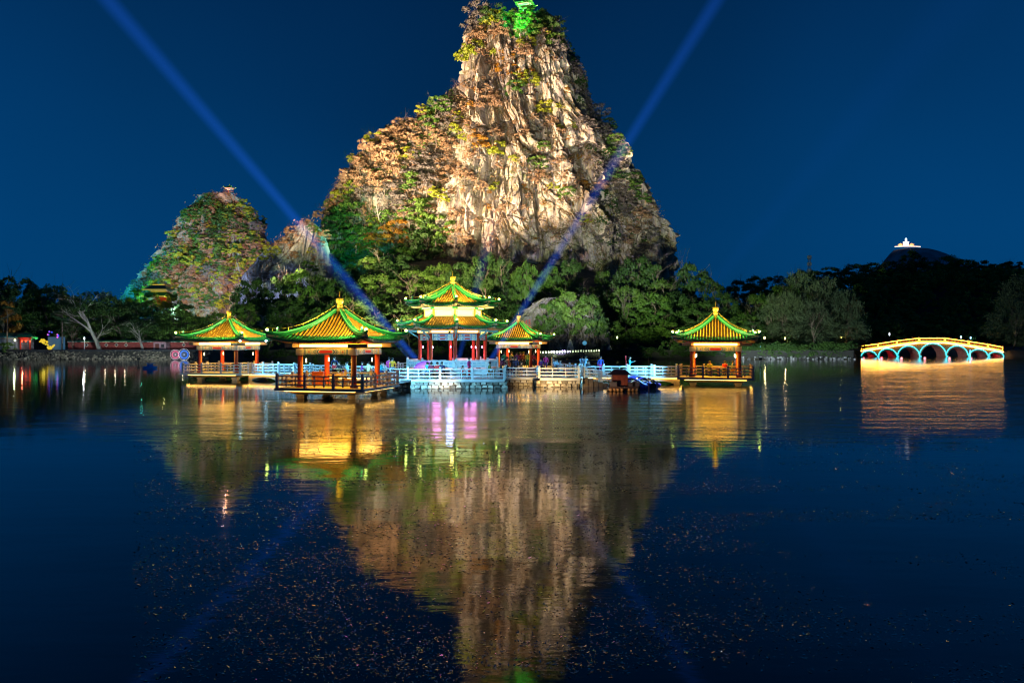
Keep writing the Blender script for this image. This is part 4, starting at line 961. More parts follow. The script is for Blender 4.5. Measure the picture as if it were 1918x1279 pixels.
# ------------------------------------------------------------------ two-tier octagonal pavilion
def octagon_pavilion():
    px, d = 848, 75.0; n = 8; root = thing('octagonal_pavilion', 'two-tiered octagonal pavilion with glowing upper storey on the stone platform', 'pavilion', (X(px, d), d, 0.0), view_rot(px, 4.2, PI / 8))
    fl = 1.25; Rc = 3.08; cz = math.cos(PI / 8)
    lo = Roof(8, 2.55, 4.55, 6.02, 4.98, 1.5, 0.28, 0.05); lo.build(root, spacing=0.23, gt=0.72)
    up = Roof(8, 0.14, 3.85, 8.95, 7.05, 1.65, 0.28, 0.055); up.build(root, spacing=0.23, gt=0.72); finial(root, 8.96)
    for k in range(8):
        va = 2 * PI * (k + 0.5) / 8; v = Vector((math.cos(va), math.sin(va), 0)); a = 2 * PI * k / 8; o = Vector((math.cos(a), math.sin(a), 0)); t = Vector((-math.sin(a), math.cos(a), 0))
        c = MB(); c.lathe([(0.24, fl), (0.24, fl + 0.12), (0.165, fl + 0.16), (0.16, 4.5)], 14); co = c.build('column', M_RED, root, True); co.location = v * Rc
        w = MB(); w.lathe([(0.0, 0), (0.05, 0.05), (0.05, 0.12), (0.0, 0.22)], 8); wl = w.build('wall_lamp', emis('lamp_pink_glow', (1.0, 0.45, 0.9), 10), root, True); wl.location = v * (Rc - 0.3) + Vector((0, 0, 3.1))
        hw = Rc * math.sin(PI / 8) - 0.17; ap = Rc * cz
        painted_lintel(root, o * ap + t * hw, o * ap - t * hw, 3.82, 4.42, 0.14, 2)
        b = MB(); b.box(o * (ap + 0.1) + Vector((0, 0, 4.62 + 0.003 * (k % 2))), (0.2, 2 * (ap + 0.5) * math.tan(PI / 8), 0.26), a); b.build('eave_beam', M_TAN, root)
        s = MB(); s.box(o * (ap + 0.235) + Vector((0, 0, 4.64)), (0.05, 2.0, 0.15), a); s.build('light_strip', M_LED, root)
        br = MB(); br.box(v * (Rc + 0.55) + Vector((0, 0, 4.35)), (1.25, 0.12, 0.12), va, ry=-R(32)); br.box(v * (Rc + 0.55) + Vector((0, 0, 4.68)), (1.3, 0.16, 0.2), va); br.build('bracket', M_TEAL, root)
        # glowing drum between the two roofs
        dm = MB(); dm.box(o * 2.42 + Vector((0, 0, 6.35)), (0.1, 2.42 * 2 * math.tan(PI / 8) - 0.1, 0.7), a); dp = dm.build('drum_panel', M_CREAM, root)
        gl = MB(); gl.box(o * 2.485 + Vector((0, 0, 6.34)), (0.03, 1.45, 0.36), a); gl.build('glow_panel', emis('drum_glow', (0.75, 1.0, 0.40), 1.6), dp)
        ps = MB(); ps.box(v * 2.62 + Vector((0, 0, 6.38)), (0.2, 0.2, 0.82), va); ps.build('drum_post', M_GOLD, root)
        ub = MB(); ub.box(o * 2.62 + Vector((0, 0, 6.80 + 0.003 * (k % 2))), (0.2, 2 * 3.05 * math.tan(PI / 8), 0.16), a); ub.build('upper_beam', M_GRN, root)
        us = MB(); us.box(o * 2.75 + Vector((0, 0, 6.80)), (0.05, 1.7, 0.09), a); us.build('light_strip', emis('led_lime', (0.9, 1.0, 0.25), 3.0), root)
        add_light('POINT', v * 2.1 + Vector((0, 0, 3.2)), 34, (1.0, 0.25, 0.95), size=0.3, parent=root)
    cl = MB(); cl.lathe([(2.95, 4.40), (2.95, 4.46)], 8, off=PI / 8); cl.build('ceiling', M_DRED, root)
    fp_ = MB(); fp_.lathe([(4.25, 0.0), (4.25, 1.1), (4.35, 1.1), (4.35, 1.25)], 8, off=PI / 8); fp_.build('plinth', M_RAILW, root)
    for k in range(8):
        va0 = 2 * PI * (k - 0.5) / 8; va1 = 2 * PI * (k + 0.5) / 8
        p0 = Vector((math.cos(va0), math.sin(va0), 0)) * 4.2 + Vector((0, 0, 1.25)); p1 = Vector((math.cos(va1), math.sin(va1), 0)) * 4.2 + Vector((0, 0, 1.25))
        if k in (5,):                                           # open side with steps toward the lake
            st = MB(); a = 2 * PI * k / 8; o = Vector((math.cos(a), math.sin(a), 0))
            for q_ in range(3): st.box(o * (4.25 + 0.3 * q_) + Vector((0, 0, 1.05 - 0.17 * q_ - 0.3)), (0.62, 2.2, 0.6 - 0.0 * q_), a)
            st.build('steps', M_RAILW, root); continue
        mid = (p0 + p1) / 2; az = math.atan2((p1 - p0).y, (p1 - p0).x)
        pn = MB(); pn.box(mid + Vector((0, 0, 0.40)), ((p1 - p0).length - 0.2, 0.10, 0.58), az); pn.box(mid + Vector((0, 0, 0.76)), ((p1 - p0).length, 0.16, 0.1), az)
        out = Vector((mid.x, mid.y, 0)).normalized()
        for q_ in range(6):
            for rr_ in range(2): pn.box(mid + out * 0.052 + (p1 - p0).normalized() * ((q_ - 2.5) * 0.44) + Vector((0, 0, 0.26 + 0.26 * rr_)), (0.34, 0.012, 0.15), az, 1)
        pn.build('parapet_panel', [M_RAILW, M('parapet_fretwork', (0.38, 0.50, 0.55), 0.6)], root)
        link('post', post_mesh(M_RAILW, 1.0, 0.2), root, p0, az)
    cp = MB(); cp.lathe([(1.5, 4.36), (1.5, 4.39)], 8); cp.build('added_ceiling_panel', emis('ceiling_glow_oct', (1.0, 0.52, 0.04), 11), root)  # unseen glowing panel, added as in the square pavilions
    add_light('POINT', (0, 0, 7.2), 60, (1.0, 0.8, 0.2), size=0.3, parent=root)
    corner_spots(root, up, Vector((0, 0, 8.6)), 1300); corner_spots(root, lo, Vector((0, 0, 6.3)), 700)
    return root
pav_oct = octagon_pavilion()

# ================================================================== PLATFORM AND WALKWAYS
def stone_mat(name, c1, c2):
    m = bpy.data.materials.new(name); m.use_nodes = True; t = m.node_tree; b = t.nodes['Principled BSDF']; b.inputs['Roughness'].default_value = .8
    g = t.nodes.new('ShaderNodeNewGeometry'); n = noise_node(t, g.outputs['Position'], 4.0, 4)
    c = mixc(t, g.outputs['Random Per Island'], c1, c2); c = mixc(t, 1.0, c, maprange(t, n.outputs[0], .3, .7, .6, 1.3), 'MULTIPLY'); t.links.new(c, b.inputs['Base Color']); return m
M_STONE = stone_mat('rubble_stone', (0.16, 0.13, 0.10, 1), (0.66, 0.58, 0.45, 1))
M_KERB = M('kerb_stone', (0.58, 0.57, 0.54), 0.7, var=0.15, scale=2)
M_DARKSTONE = M('dark_wet_stone', (0.12, 0.085, 0.06), 0.6, var=0.4, scale=2, bump=0.5)
ISL = [(-8.4, 63.5), (-0.6, 63.5), (-0.55, 66.8), (2.2, 67.0), (2.3, 65.6), (5.6, 65.4), (6.2, 69.5), (5.2, 78), (4.6, 86), (5.0, 98), (-3.6, 98), (-4.0, 86), (-11.0, 81), (-12.4, 71), (-11.0, 66.2)]
isl = thing('stone_platform', 'stone platform island under the octagonal pavilion with white railings', 'platform', (-2, 75, 0))
def loc_i(v): return Vector(v) - isl.location
m = MB(); m.prism([(x + 2, y - 75) for x, y in ISL], 0.52, 0.745); m.build('deck', M_KERB, isl)
cx_ = sum(p[0] for p in ISL) / len(ISL); cy_ = sum(p[1] for p in ISL) / len(ISL)
inner = [(cx_ + (x - cx_) * 0.965, cy_ + (y - cy_) * 0.985) for x, y in ISL]
m = MB(); m.prism([(x + 2, y - 75) for x, y in inner], -1.0, 0.52); m.build('core', M_DARKSTONE, isl)
# rubble facing of the base
m = MB(); rr = random.Random(5)
for i in range(len(ISL)):
    a = Vector((*inner[i], 0)); b = Vector((*inner[(i + 1) % len(ISL)], 0)); d = b - a; L = d.length
    if a.y > 84 and b.y > 84: continue
    u = d.normalized(); o = Vector((u.y, -u.x, 0)); az = math.atan2(u.y, u.x); s = 0
    for row in range(3):
        s = rr.uniform(-0.2, 0)
        while s < L:
            w = rr.uniform(0.26, 0.60); h = 0.24
            m.box(a + u * (s + w / 2) + o * rr.uniform(0.0, 0.10) + Vector((0, 0, -0.09 + row * 0.235 + rr.uniform(-.02, .02))), (w * 0.88, 0.22, h * rr.uniform(0.76, 0.94)), az + rr.uniform(-.12, .12), 0, rr.uniform(-.12, .12), rr.uniform(-.16, .16), rr.uniform(0.70, 0.95)); s += w
rub = m.build('rubble_facing', M_STONE, isl); rub.location = -isl.location; tag(rub, kind='stuff')
for i in (14, 0, 1, 2, 3, 4, 5):
    a = ISL[i]; b = ISL[(i + 1) % len(ISL)]
    ins = lambda p: loc_i((cx_ + (p[0] - cx_) * 0.985, cy_ + (p[1] - cy_) * 0.992, 0.745))
    railing(isl, ins(a), ins(b), M_RAILW, bay=2.5, last=(i == 5))
for i in (6, 7, 8, 11, 12, 13):
    a = ISL[i]; b = ISL[(i + 1) % len(ISL)]; railing(isl, ins(a), ins(b), M_RAILW, bay=2.6, first=False, last=(i in (8,)))

def arch_wall(m, L, top, arches, thick, base=-0.6, n=120, mi=0, mi_in=1):
    """wall along +x from 0..L, arches = (centre, half width, rise, springing z); top(x)"""
    def bot(x):
        for c, hw, rise, z0 in arches:
            if abs(x - c) < hw: return max(base, z0 + rise * math.sqrt(max(0, 1 - ((x - c) / hw) ** 2)))
        return base
    xs = set(np.linspace(0, L, n).tolist())
    for c, hw, *_ in arches:
        for q_ in np.linspace(-1, 1, 25): xs.add(c + hw * math.sin(q_ * PI / 2) * 0.9999)
        xs.add(c - hw * 1.0001); xs.add(c + hw * 1.0001)
    xs = sorted(x for x in xs if 0 <= x <= L); k = len(xs); vs = []
    for x in xs:
        b = bot(x); t = top(x); vs += [(x, -thick / 2, b), (x, -thick / 2, t), (x, thick / 2, b), (x, thick / 2, t)]
    o = len(m.v); m.v.extend(vs)
    for i in range(k - 1):
        a = o + 4 * i; c = a + 4
        m.f += [(a, c, c + 1, a + 1), (a + 2, a + 3, c + 3, c + 2), (a + 1, c + 1, c + 3, a + 3), (a, a + 2, c + 2, c)]; m.m += [mi, mi, mi, mi_in]
    m.f += [(o, o + 1, o + 3, o + 2), (o + 4 * k - 4, o + 4 * k - 2, o + 4 * k - 1, o + 4 * k - 3)]; m.m += [mi, mi]
def walkway(label, pts, width, z, mat):
    r = thing('walkway', label, 'walkway', (pts[0][0], pts[0][1], 0)); o0 = Vector((pts[0][0], pts[0][1], 0))
    for i in range(len(pts) - 1):
        a = Vector((*pts[i], z)) - o0; b = Vector((*pts[i + 1], z)) - o0; d = b - a; L = d.length; az = math.atan2(d.y, d.x); u = d.normalized(); s = Vector((-u.y, u.x, 0))
        m = MB(); m.box((a + b) / 2 - Vector((0, 0, 0.09 + 0.004 * i)), (L + 0.3, width, 0.18), az); m.build('deck', M_KERB, r)
        nb = max(1, round(L / 3.6)); w = L / nb; am = MB()
        arch_wall(am, L, lambda x: 0.50, [((j + .5) * w, w * 0.40, 0.36, -0.05) for j in range(nb)], width * 0.86)
        ao = am.build('arched_support', [M_CONC, M_CONC], r); ao.location = (a.x, a.y, 0); ao.rotation_euler = (0, 0, az)
        for sd in (-1, 1): railing(r, a + s * sd * (width / 2 - 0.1), b + s * sd * (width / 2 - 0.1), mat, bay=2.2, last=(i == len(pts) - 2))
        ls = MB(); ls.box((a + b) / 2 - s * (width * 0.5 - 0.035) - Vector((0, 0, 0.20)), (L * 0.96, 0.04, 0.025), az); ls.build('under_light', M_LEDY, r)
    return r
walkway('white railed walkway joining the left pavilion to the stone platform', [(-24.9, 77.4), (-17.5, 72.5), (-11.2, 69.2)], 2.0, 0.74, M_RAILW)
walkway('white railed walkway joining the stone platform to the right pavilion', [(6.0, 70.8), (10.2, 70.2), (14.6, 70.0)], 2.0, 0.74, M_RAILW)
# short link to the front pavilion
r = thing('footbridge', 'short footbridge between the front pavilion and the stone platform', 'footbridge', (-9.8, 60.2, 0))
m = MB(); m.box((0.2, 0.6, 0.62), (1.7, 6.4, 0.17), R(-14)); m.build('deck', M_KERB, r)
m = MB(); m.box((0.1, 0.0, 0.2), (0.5, 0.5, 1.4)); m.build('pier', M_CONC, r)
# stairs going down to the landing on the right of the platform
r = thing('landing_stairs', 'railed stone stairs descending from the platform to the boats', 'stairs', (5.9, 66.2, 0))
m = MB(); n = 6
for i in range(n): m.box((0.25 + i * 0.42, 0.4, 0.30 - i * 0.055), (0.44, 1.7, 0.85 - i * 0.11), R(-6))
m.build('steps', M_DARKSTONE, r)
for yy in (-0.45, 1.2): railing(r, (0.05, yy, 0.75), (2.9, yy - 0.3, 0.15), M_RAILW, bay=1.5, h=0.95)
# cool white floodlights on the pavilions that wash the walkways
def eave_flood(root_label, loc, targets, power, color=(0.18, 0.62, 1.0), glow=True):
    r = thing('eave_floodlight', root_label, 'floodlight', loc)
    m = MB(); m.box((0, 0, 0.0), (0.2, 0.2, 0.16)); m.build('housing', M_IRON, r)
    g = MB(); g.lathe([(0.0, -0.13), (0.09, -0.10), (0.10, -0.04), (0.05, 0.0)], 8, (0, -0.12, 0)); g.build('lens', M_LAMPC if glow else M_IRON, r, True)
    for t in targets: add_light('SPOT', (0, 0, -0.2), power, color, Vector(t) - Vector(loc), 0.28, 75, 0.8, r)
eave_flood('bright cool floodlight under the right eave corner of the left pavilion', P(499, 637, 76.5), [(-17.5, 72, 0.9)], 10000)
eave_flood('small cool floodlight under the near eave corner of the left pavilion', P(450.5, 637.5, 74.2), [(-22, 76, 0.8)], 2400)
eave_flood('cool floodlight behind the front pavilion facing the platform', (-9.2, 57.6, 3.6), [(-4.5, 64.5, 1.0), (-10.5, 68.5, 1.0)], 7500, glow=False)
eave_flood('cool floodlight on the back eave of the front pavilion facing the walkway', (-13.0, 58.4, 3.6), [(-17, 73, 0.8)], 8500, glow=False)
eave_flood('cool floodlight on the left eave of the right pavilion facing the walkway', (14.0, 66.2, 3.5), [(9.5, 70, 0.9), (4.5, 66, 0.8), (8.6, 61.5, 0.3)], 7500, glow=False)
eave_flood('blue floodlight under the octagonal eaves facing the forecourt', (-5.5, 70.2, 4.6), [(-5.0, 66, 0.8)], 900, (0.25, 0.45, 1.0), glow=False)
floodlight((5.9, 57.0, 0.12), (8.3, 60.5, 0.6), 260, (1.0, 0.66, 0.36), 60, 'small added warm floodlight in the water before the house raft', post=0.6, size=.06, fx=.3)  # added lamp, only there to brighten hut and barrels
floodlight((2.6, 62.8, 0.12), (3.5, 66.0, 0.35), 900, (1.0, 0.66, 0.25), 110, 'small added warm floodlight in the water before the right part of the platform', post=0.6, size=.06, fx=.3)  # added lamp to brighten the platform base
floodlight((-5.6, 61.6, 0.12), (-5.4, 64.0, 0.3), 260, (1.0, 0.74, 0.42), 80, 'small added warm floodlight in the water before the rubble front', post=0.6, size=.06, fx=.3)  # added lamp to brighten the rubble facing

# ================================================================== PEOPLE
SKIN = M('skin', (0.50, 0.30, 0.20), 0.55, var=0.08); HAIR = M('hair_black', (0.012, 0.010, 0.010), 0.45)
CL = {k: M('cloth_' + k, v, 0.85, var=0.15, scale=6) for k, v in {'red': (0.55, 0.03, 0.03), 'maroon': (0.20, 0.02, 0.05), 'navy': (0.02, 0.03, 0.10), 'black': (0.02, 0.02, 0.025), 'purple': (0.16, 0.03, 0.16), 'cream': (0.65, 0.55, 0.28), 'orange': (0.80, 0.33, 0.02), 'pink': (0.75, 0.06, 0.32),
      'teal': (0.03, 0.30, 0.32), 'yellow': (0.75, 0.55, 0.03), 'olive': (0.22, 0.22, 0.06), 'sky': (0.40, 0.62, 0.78), 'blue': (0.04, 0.10, 0.50), 'brown': (0.20, 0.09, 0.04), 'grey': (0.22, 0.22, 0.24), 'green': (0.05, 0.28, 0.08)}.items()}
_pose = {}
def pose_mesh(pose):
    if pose in _pose: return _pose[pose]
    J = {}
    if pose.startswith('sit'):
        J = dict(pelvis=(0, 0, .52), waist=(0, .0, .68), chest=(0, -.04, .92), neck=(0, -.06, 1.06), head=(0, -.09, 1.16), top=(0, -.09, 1.27))
        for s, n in ((-1, 'l'), (1, 'r')):
            J.update({'hip' + n: (s * .09, 0, .50), 'knee' + n: (s * .12, -.42, .50), 'ank' + n: (s * .12, -.40, .09), 'toe' + n: (s * .13, -.55, .05), 'sh' + n: (s * .19, -.04, .99), 'el' + n: (s * .25, -.10, .74), 'wr' + n: (s * .14, -.34, .70 if pose == 'sit' else .78)})
    else:
        lean = -.10 if pose == 'lean' else 0
        J = dict(pelvis=(0, 0, .90), waist=(0, lean * .3, 1.05), chest=(0, lean * .8, 1.28), neck=(0, lean, 1.43), head=(0, lean - .03, 1.54), top=(0, lean - .03, 1.66))
        for s, n in ((-1, 'l'), (1, 'r')):
            st = (.10 * s if pose == 'walk' else 0)
            J.update({'hip' + n: (s * .09, 0, .87), 'knee' + n: (s * .10, -.03 - st, .48), 'ank' + n: (s * .10, .02 + st * .6, .09), 'toe' + n: (s * .11, -.14 + st * .6, .04), 'sh' + n: (s * .19, lean * .9, 1.36)})
            if pose == 'lean': J.update({'el' + n: (s * .26, -.28, 1.14), 'wr' + n: (s * .18, -.48, 1.06)})
            elif pose == 'hold' and s > 0: J.update({'el' + n: (s * .25, -.12, 1.10), 'wr' + n: (s * .24, -.34, 1.22)})
            else: J.update({'el' + n: (s * .26, .02 - st * .5, 1.09), 'wr' + n: (s * .25, -.08 - st, .86)})
    rad = dict(pelvis=.145, waist=.125, chest=.155, neck=.055, head=.098, top=.075)
    for n in 'lr': rad.update({'hip' + n: .09, 'knee' + n: .062, 'ank' + n: .042, 'toe' + n: .035, 'sh' + n: .068, 'el' + n: .047, 'wr' + n: .032})
    E = [('pelvis', 'waist'), ('waist', 'chest'), ('chest', 'neck'), ('neck', 'head'), ('head', 'top')]
    for n in 'lr': E += [('pelvis', 'hip' + n), ('hip' + n, 'knee' + n), ('knee' + n, 'ank' + n), ('ank' + n, 'toe' + n), ('chest', 'sh' + n), ('sh' + n, 'el' + n), ('el' + n, 'wr' + n)]
    names = list(J); idx = {k: i for i, k in enumerate(names)}
    me = bpy.data.meshes.new('figure'); me.from_pydata([J[k] for k in names], [(idx[a], idx[b]) for a, b in E], [])
    ob = bpy.data.objects.new('figure_tmp', me); COL.objects.link(ob)
    sk = ob.modifiers.new('skin', 'SKIN'); sv = me.skin_vertices[0].data
    for k in names: sv[idx[k]].radius = (rad[k], rad[k] * (0.78 if k in ('chest', 'waist', 'pelvis') else 1)); sv[idx[k]].use_root = (k == 'pelvis')
    ss = ob.modifiers.new('sub', 'SUBSURF'); ss.levels = 1; ss.render_levels = 1
    dg = bpy.context.evaluated_depsgraph_get(); out = bpy.data.meshes.new_from_object(ob.evaluated_get(dg)); bpy.data.objects.remove(ob)
    # hands: palm and five unequal bent fingers, joined to the wrist
    bm = bmesh.new(); bm.from_mesh(out)
    def addbox(c, sx, sy, sz):
        for f in (bmesh.ops.create_cube(bm, size=1.0, matrix=Matrix.Translation(c) @ Matrix.Diagonal((sx, sy, sz, 1)))['verts'],): pass
    for n in 'lr':
        w = Vector(J['wr' + n]); e = Vector(J['el' + n]); u = (w - e).normalized(); s = Vector((1, 0, 0)) if n == 'r' else Vector((-1, 0, 0))
        addbox(w + u * .05, .07, .04 + .05 * abs(u.y), .04 + .05 * abs(u.z))
        for k, L in enumerate((.065, .075, .07, .055)): addbox(w + u * (.10 + L / 3) + s * (.024 - k * .016), .013, .018 + L * abs(u.y), .018 + L * abs(u.z))
        addbox(w + u * .06 + s * -.05, .03, .02, .03)
    bm.to_mesh(out); bm.free()
    # regions by nearest bone
    segs = [(Vector(J[a]), Vector(J[b]), a, b) for a, b in E]; mi = []
    for p in out.polygons:
        c = p.center; best = None
        for a, b, na, nb in segs:
            t = max(0, min(1, (c - a).dot(b - a) / max((b - a).length_squared, 1e-9))); dd = (c - a.lerp(b, t)).length
            if best is None or dd < best[0]: best = (dd, na, nb, t)
        _, na, nb, t = best
        if nb in ('head', 'top') or (nb == 'neck' and t > .75): r_ = 0
        elif nb.startswith('wr'): r_ = 0 if t > .93 else 1
        elif nb.startswith(('knee', 'ank', 'hip')): r_ = 2
        elif nb.startswith('toe'): r_ = 3
        else: r_ = 1
        mi.append(r_)
    for k in range(4): out.materials.append(SKIN)
    out.polygons.foreach_set('material_index', mi); out.polygons.foreach_set('use_smooth', [True] * len(mi))
    hb = MB(); hx, hy, hz = J['head']
    hb.lathe([(.088, -.02), (.112, .03), (.112, .09), (.085, .145), (.03, .165)], 12, (hx, hy + .022, hz)); hm = hb.mesh('hair', HAIR, True)
    fb = MB(); fy = hy - .098
    fb.box((hx, fy - .012, hz + .01), (.022, .03, .04), 0, 0)
    for s in (-1, 1):
        fb.box((hx + s * .036, fy + .012, hz + .035), (.026, .012, .012), 0, 1); fb.box((hx + s * .10, hy, hz + .01), (.02, .035, .055), 0, 0)
    fb.box((hx, fy + .012, hz - .038), (.045, .012, .010), 0, 2)
    _pose[pose] = (out, hm, fb.mesh('face', [SKIN, M_BLACK, M('lips', (0.45, 0.12, 0.10), 0.5)]), J)
    return _pose[pose]
M_SHOE = M('shoe', (0.03, 0.025, 0.02), 0.5)
def person(px, d, z, pose, face, top, legs, label, s=1.0, hat=None):
    body, hair, fc, J = pose_mesh(pose)
    r = thing('person', label, 'person', (X(px, d), d, z), R(face)); r.scale = (s,) * 3
    b = link('body', body, r)
    for i, m_ in enumerate((SKIN, CL[top], CL[legs], M_SHOE)): b.material_slots[i].link = 'OBJECT'; b.material_slots[i].material = m_
    h = link('hair', hair, r); link('face', fc, r)
    if hat:
        m = MB(); hx, hy, hz = J['head']; m.lathe([(.20, .06), (.13, .09), (.12, .17), (.06, .20)], 12, (hx, hy, hz)); m.build('hat', CL[hat], r)
    if pose.startswith('sit'): stool((X(px, d), d, z), R(face))
    return r
_st = {}
def stool(loc, rz):
    if not _st:
        m = MB(); m.lathe([(.17, .38), (.19, .40), (.19, .44)], 12); _st['seat'] = m.mesh('seat', M('stool_wood', (0.28, 0.13, 0.05), 0.5))
        l = MB(); l.box((0, 0, .19), (.04, .04, .38)); _st['leg'] = l.mesh('leg', M('stool_wood', (0.28, 0.13, 0.05)))
    r = thing('stool', 'round wooden stool under a seated visitor', 'stool', loc, rz, 'stools under the seated visitors')
    link('seat', _st['seat'], r)
    for sx in (-1, 1):
        for sy in (-1, 1): link('leg', _st['leg'], r, (sx * .11, sy * .11, 0))
def table(px, d, z, label, group=None, red=False):
    r = thing('tea_table', label, 'table', (X(px, d), d, z), 0, group)
    wood = M('table_red', (0.35, 0.06, 0.03), 0.4) if red else M('table_wood', (0.36, 0.20, 0.08), 0.45)
    m = MB(); m.lathe([(.58, .70), (.62, .72), (.62, .76), (.58, .77)], 20); m.build('table_top', wood, r)
    m = MB(); m.lathe([(.26, 0), (.24, .05), (.09, .12), (.08, .5), (.2, .70)], 10); m.build('pedestal', wood, r)
ZD = 0.745; ZF = 0.73
# visitors behind the front pavilion
person(626.5, 68.5, ZD, 'stand', 20, 'navy', 'black', 'person in dark suit standing beside the seated tea group')
person(625, 66.9, ZD, 'sit', 60, 'red', 'grey', 'seated person in red jacket at the walkway tea table')
person(636, 67.0, ZD, 'sit', -20, 'black', 'black', 'seated person in black jacket at the walkway tea table')
person(642.5, 66.4, ZD, 'sit', 140, 'maroon', 'navy', 'seated child in dark red top at the walkway tea table', 0.8)
person(652, 66.8, ZD, 'sit', -80, 'sky', 'grey', 'seated person in pale blue top by the front pavilion column')
table(634, 66.0, ZD, 'tea table shared by the group behind the front pavilion', 'tea tables on the walkway and platform')
person(677, 66.3, ZD, 'sit', 100, 'purple', 'black', 'seated person in purple jacket with back half turned')
person(690, 66.0, ZD, 'sit', 175, 'cream', 'brown', 'seated person in cream padded coat')
person(713, 66.0, ZD, 'sit', 120, 'teal', 'navy', 'seated person in teal top beside the front pavilion eave')
table(684, 66.9, ZD, 'tea table between the purple and the cream clad visitors')
person(735, 65.6, ZD, 'stand', 170, 'orange', 'grey', 'person in bright orange jacket standing at the platform edge')
person(728.5, 65.9, ZD, 'stand', 150, 'pink', 'navy', 'person in pink coat standing beside the orange jacket')
# platform
person(801, 65.6, ZD, 'sit', 200, 'teal', 'navy', 'seated person in teal jacket behind the front railing')
person(807.5, 65.4, ZD, 'sit', 180, 'maroon', 'black', 'seated person in maroon jacket with back to the lake')
person(819, 65.4, ZD, 'sit', 180, 'red', 'black', 'seated person in red coat with back to the lake')
person(827, 65.7, ZD, 'sit', 165, 'navy', 'black', 'seated person in navy coat beside the red coat')
table(814, 66.6, ZD, 'tea table before the four seated visitors on the platform')
person(866, 64.9, ZD, 'sit', 40, 'red', 'brown', 'small seated child in red at the front railing', 0.8)
person(878.5, 65.2, ZD, 'stand', 70, 'pink', 'red', 'person in pink dress standing at the front railing')
person(916, 65.8, ZD, 'sit', 80, 'olive', 'brown', 'seated person in olive jacket at the right tea table')
table(925, 65.9, ZD, 'tea table beside the person in olive jacket')
person(938, 67.3, ZD, 'lean', 70, 'maroon', 'black', 'person in maroon jacket leaning over the tea table')
person(950, 68.2, ZD, 'stand', 30, 'brown', 'black', 'person in brown coat standing among the dark group')
person(960, 68.4, ZD, 'stand', 190, 'black', 'navy', 'person in black coat standing with back turned')
person(966, 68.0, ZD, 'stand', 160, 'navy', 'black', 'person in navy coat standing beside the black coat')
person(975, 67.6, ZD, 'sit', 100, 'brown', 'black', 'seated person in brown jacket at the dark railing bay')
# crowd in the back pavilion
for px_, d_, f_, t_, l_, lab in ((944, 91, 10, 'green', 'black', 'green jacket at the left column'), (958, 92.5, 30, 'olive', 'brown', 'olive coat under the painted beam'), (968, 90.5, -10, 'purple', 'black', 'purple coat before the others'), (975, 91.5, 20, 'maroon', 'black', 'maroon coat in the middle'),
        (981, 92.5, -20, 'brown', 'black', 'brown coat at the rear'), (988, 90, 10, 'yellow', 'green', 'yellow raincoat near the right column'), (1000, 91, 40, 'red', 'black', 'bright red coat by the red chest')):
    person(px_, d_, ZD, 'stand', f_, t_, l_, 'person in the back pavilion wearing ' + lab)
for px_, d_, f_, p_, t_, l_, lab in ((1013, 79, 20, 'sit', 'purple', 'black', 'seated person in purple on the right side of the platform'), (1022, 79, -20, 'stand', 'pink', 'purple', 'person in pink jacket with raised hand near the swag'), (1041, 77, 0, 'sit', 'sky', 'grey', 'seated person in pale blue beyond the right railing'),
        (1088, 73.5, 30, 'lean', 'sky', 'sky', 'person in pale blue gown leaning at the stair head'), (1097, 73.0, -20, 'stand', 'sky', 'sky', 'person in pale blue gown standing at the stair head'), (1101, 70.6, 40, 'sit', 'black', 'navy', 'seated person in black at the stair head'),
        (1121, 71.5, 60, 'sit', 'red', 'black', 'seated person in red beside the blue coat'), (1125, 71.2, 10, 'stand', 'blue', 'pink', 'person in bright blue coat on the right walkway'), (1179.5, 70.3, 80, 'hold', 'teal', 'yellow', 'person in teal jacket holding a red pole on the right walkway')):
    person(px_, d_, ZD, p_, f_, t_, l_, lab)
m = MB(); q = Vector((X(1174, 70.3), 70.2, ZD)); m.tube([q, q + Vector((-0.05, 0, 0.9)), q + Vector((-0.12, 0, 1.75))], [.025, .03, .045], 6); tag(m.build('pole', CL['red']), 'red pole held upright on the right walkway', 'pole')
person(1329, 69.6, ZF, 'sit', 0, 'olive', 'grey', 'seated grey-haired person in olive jacket in the right pavilion'); person(1357, 69.8, ZF, 'sit', 20, 'red', 'black', 'seated person in red jacket in the right pavilion'); person(1371, 70.2, ZF, 'sit_up', 70, 'grey', 'brown', 'seated person with raised arm at the right pavilion column')
table(1345, 69.0, ZF, 'tea table in the right pavilion'); table(630, 54.8, ZF, 'round tea table inside the front pavilion'); table(421, 78.8, ZF, 'tea table inside the left pavilion')
for i, (a_, b_) in enumerate(((612, 54.6), (622, 56.0), (646, 55.8), (650, 54.4))): stool((X(a_, b_), b_, ZF), 0.3 * i)
m = MB(); m.box((0, 0, 0.45), (0.75, 0.5, 0.9)); m.box((0, 0, 0.92), (0.82, 0.56, 0.05)); m.box((0, -0.255, 0.6), (0.32, 0.02, 0.5)); 
o = m.build('cabinet', M('cabinet_red', (0.40, 0.09, 0.03), 0.45)); o.location = (X(596, 55.4), 55.4, ZF); tag(o, 'small red wooden cabinet inside the front pavilion', 'cabinet')
# pink parasol
r = thing('parasol', 'bright pink parasol tilted over the seated visitors', 'parasol', (X(790, 66.2), 66.2, ZD))
m = MB(); m.tube([(0, 0, 0), (0.1, 0, 1.25)], 0.02, 6); m.build('pole', M_IRON, r)
m = MB(); m.lathe([(0.80, 0.0), (0.62, 0.16), (0.35, 0.27), (0.03, 0.33)], 10); o = m.build('canopy', M('parasol_pink', (0.85, 0.12, 0.55), 0.6), r); o.location = (0.1, 0, 1.0); o.rotation_euler = (R(18), R(-14), 0)

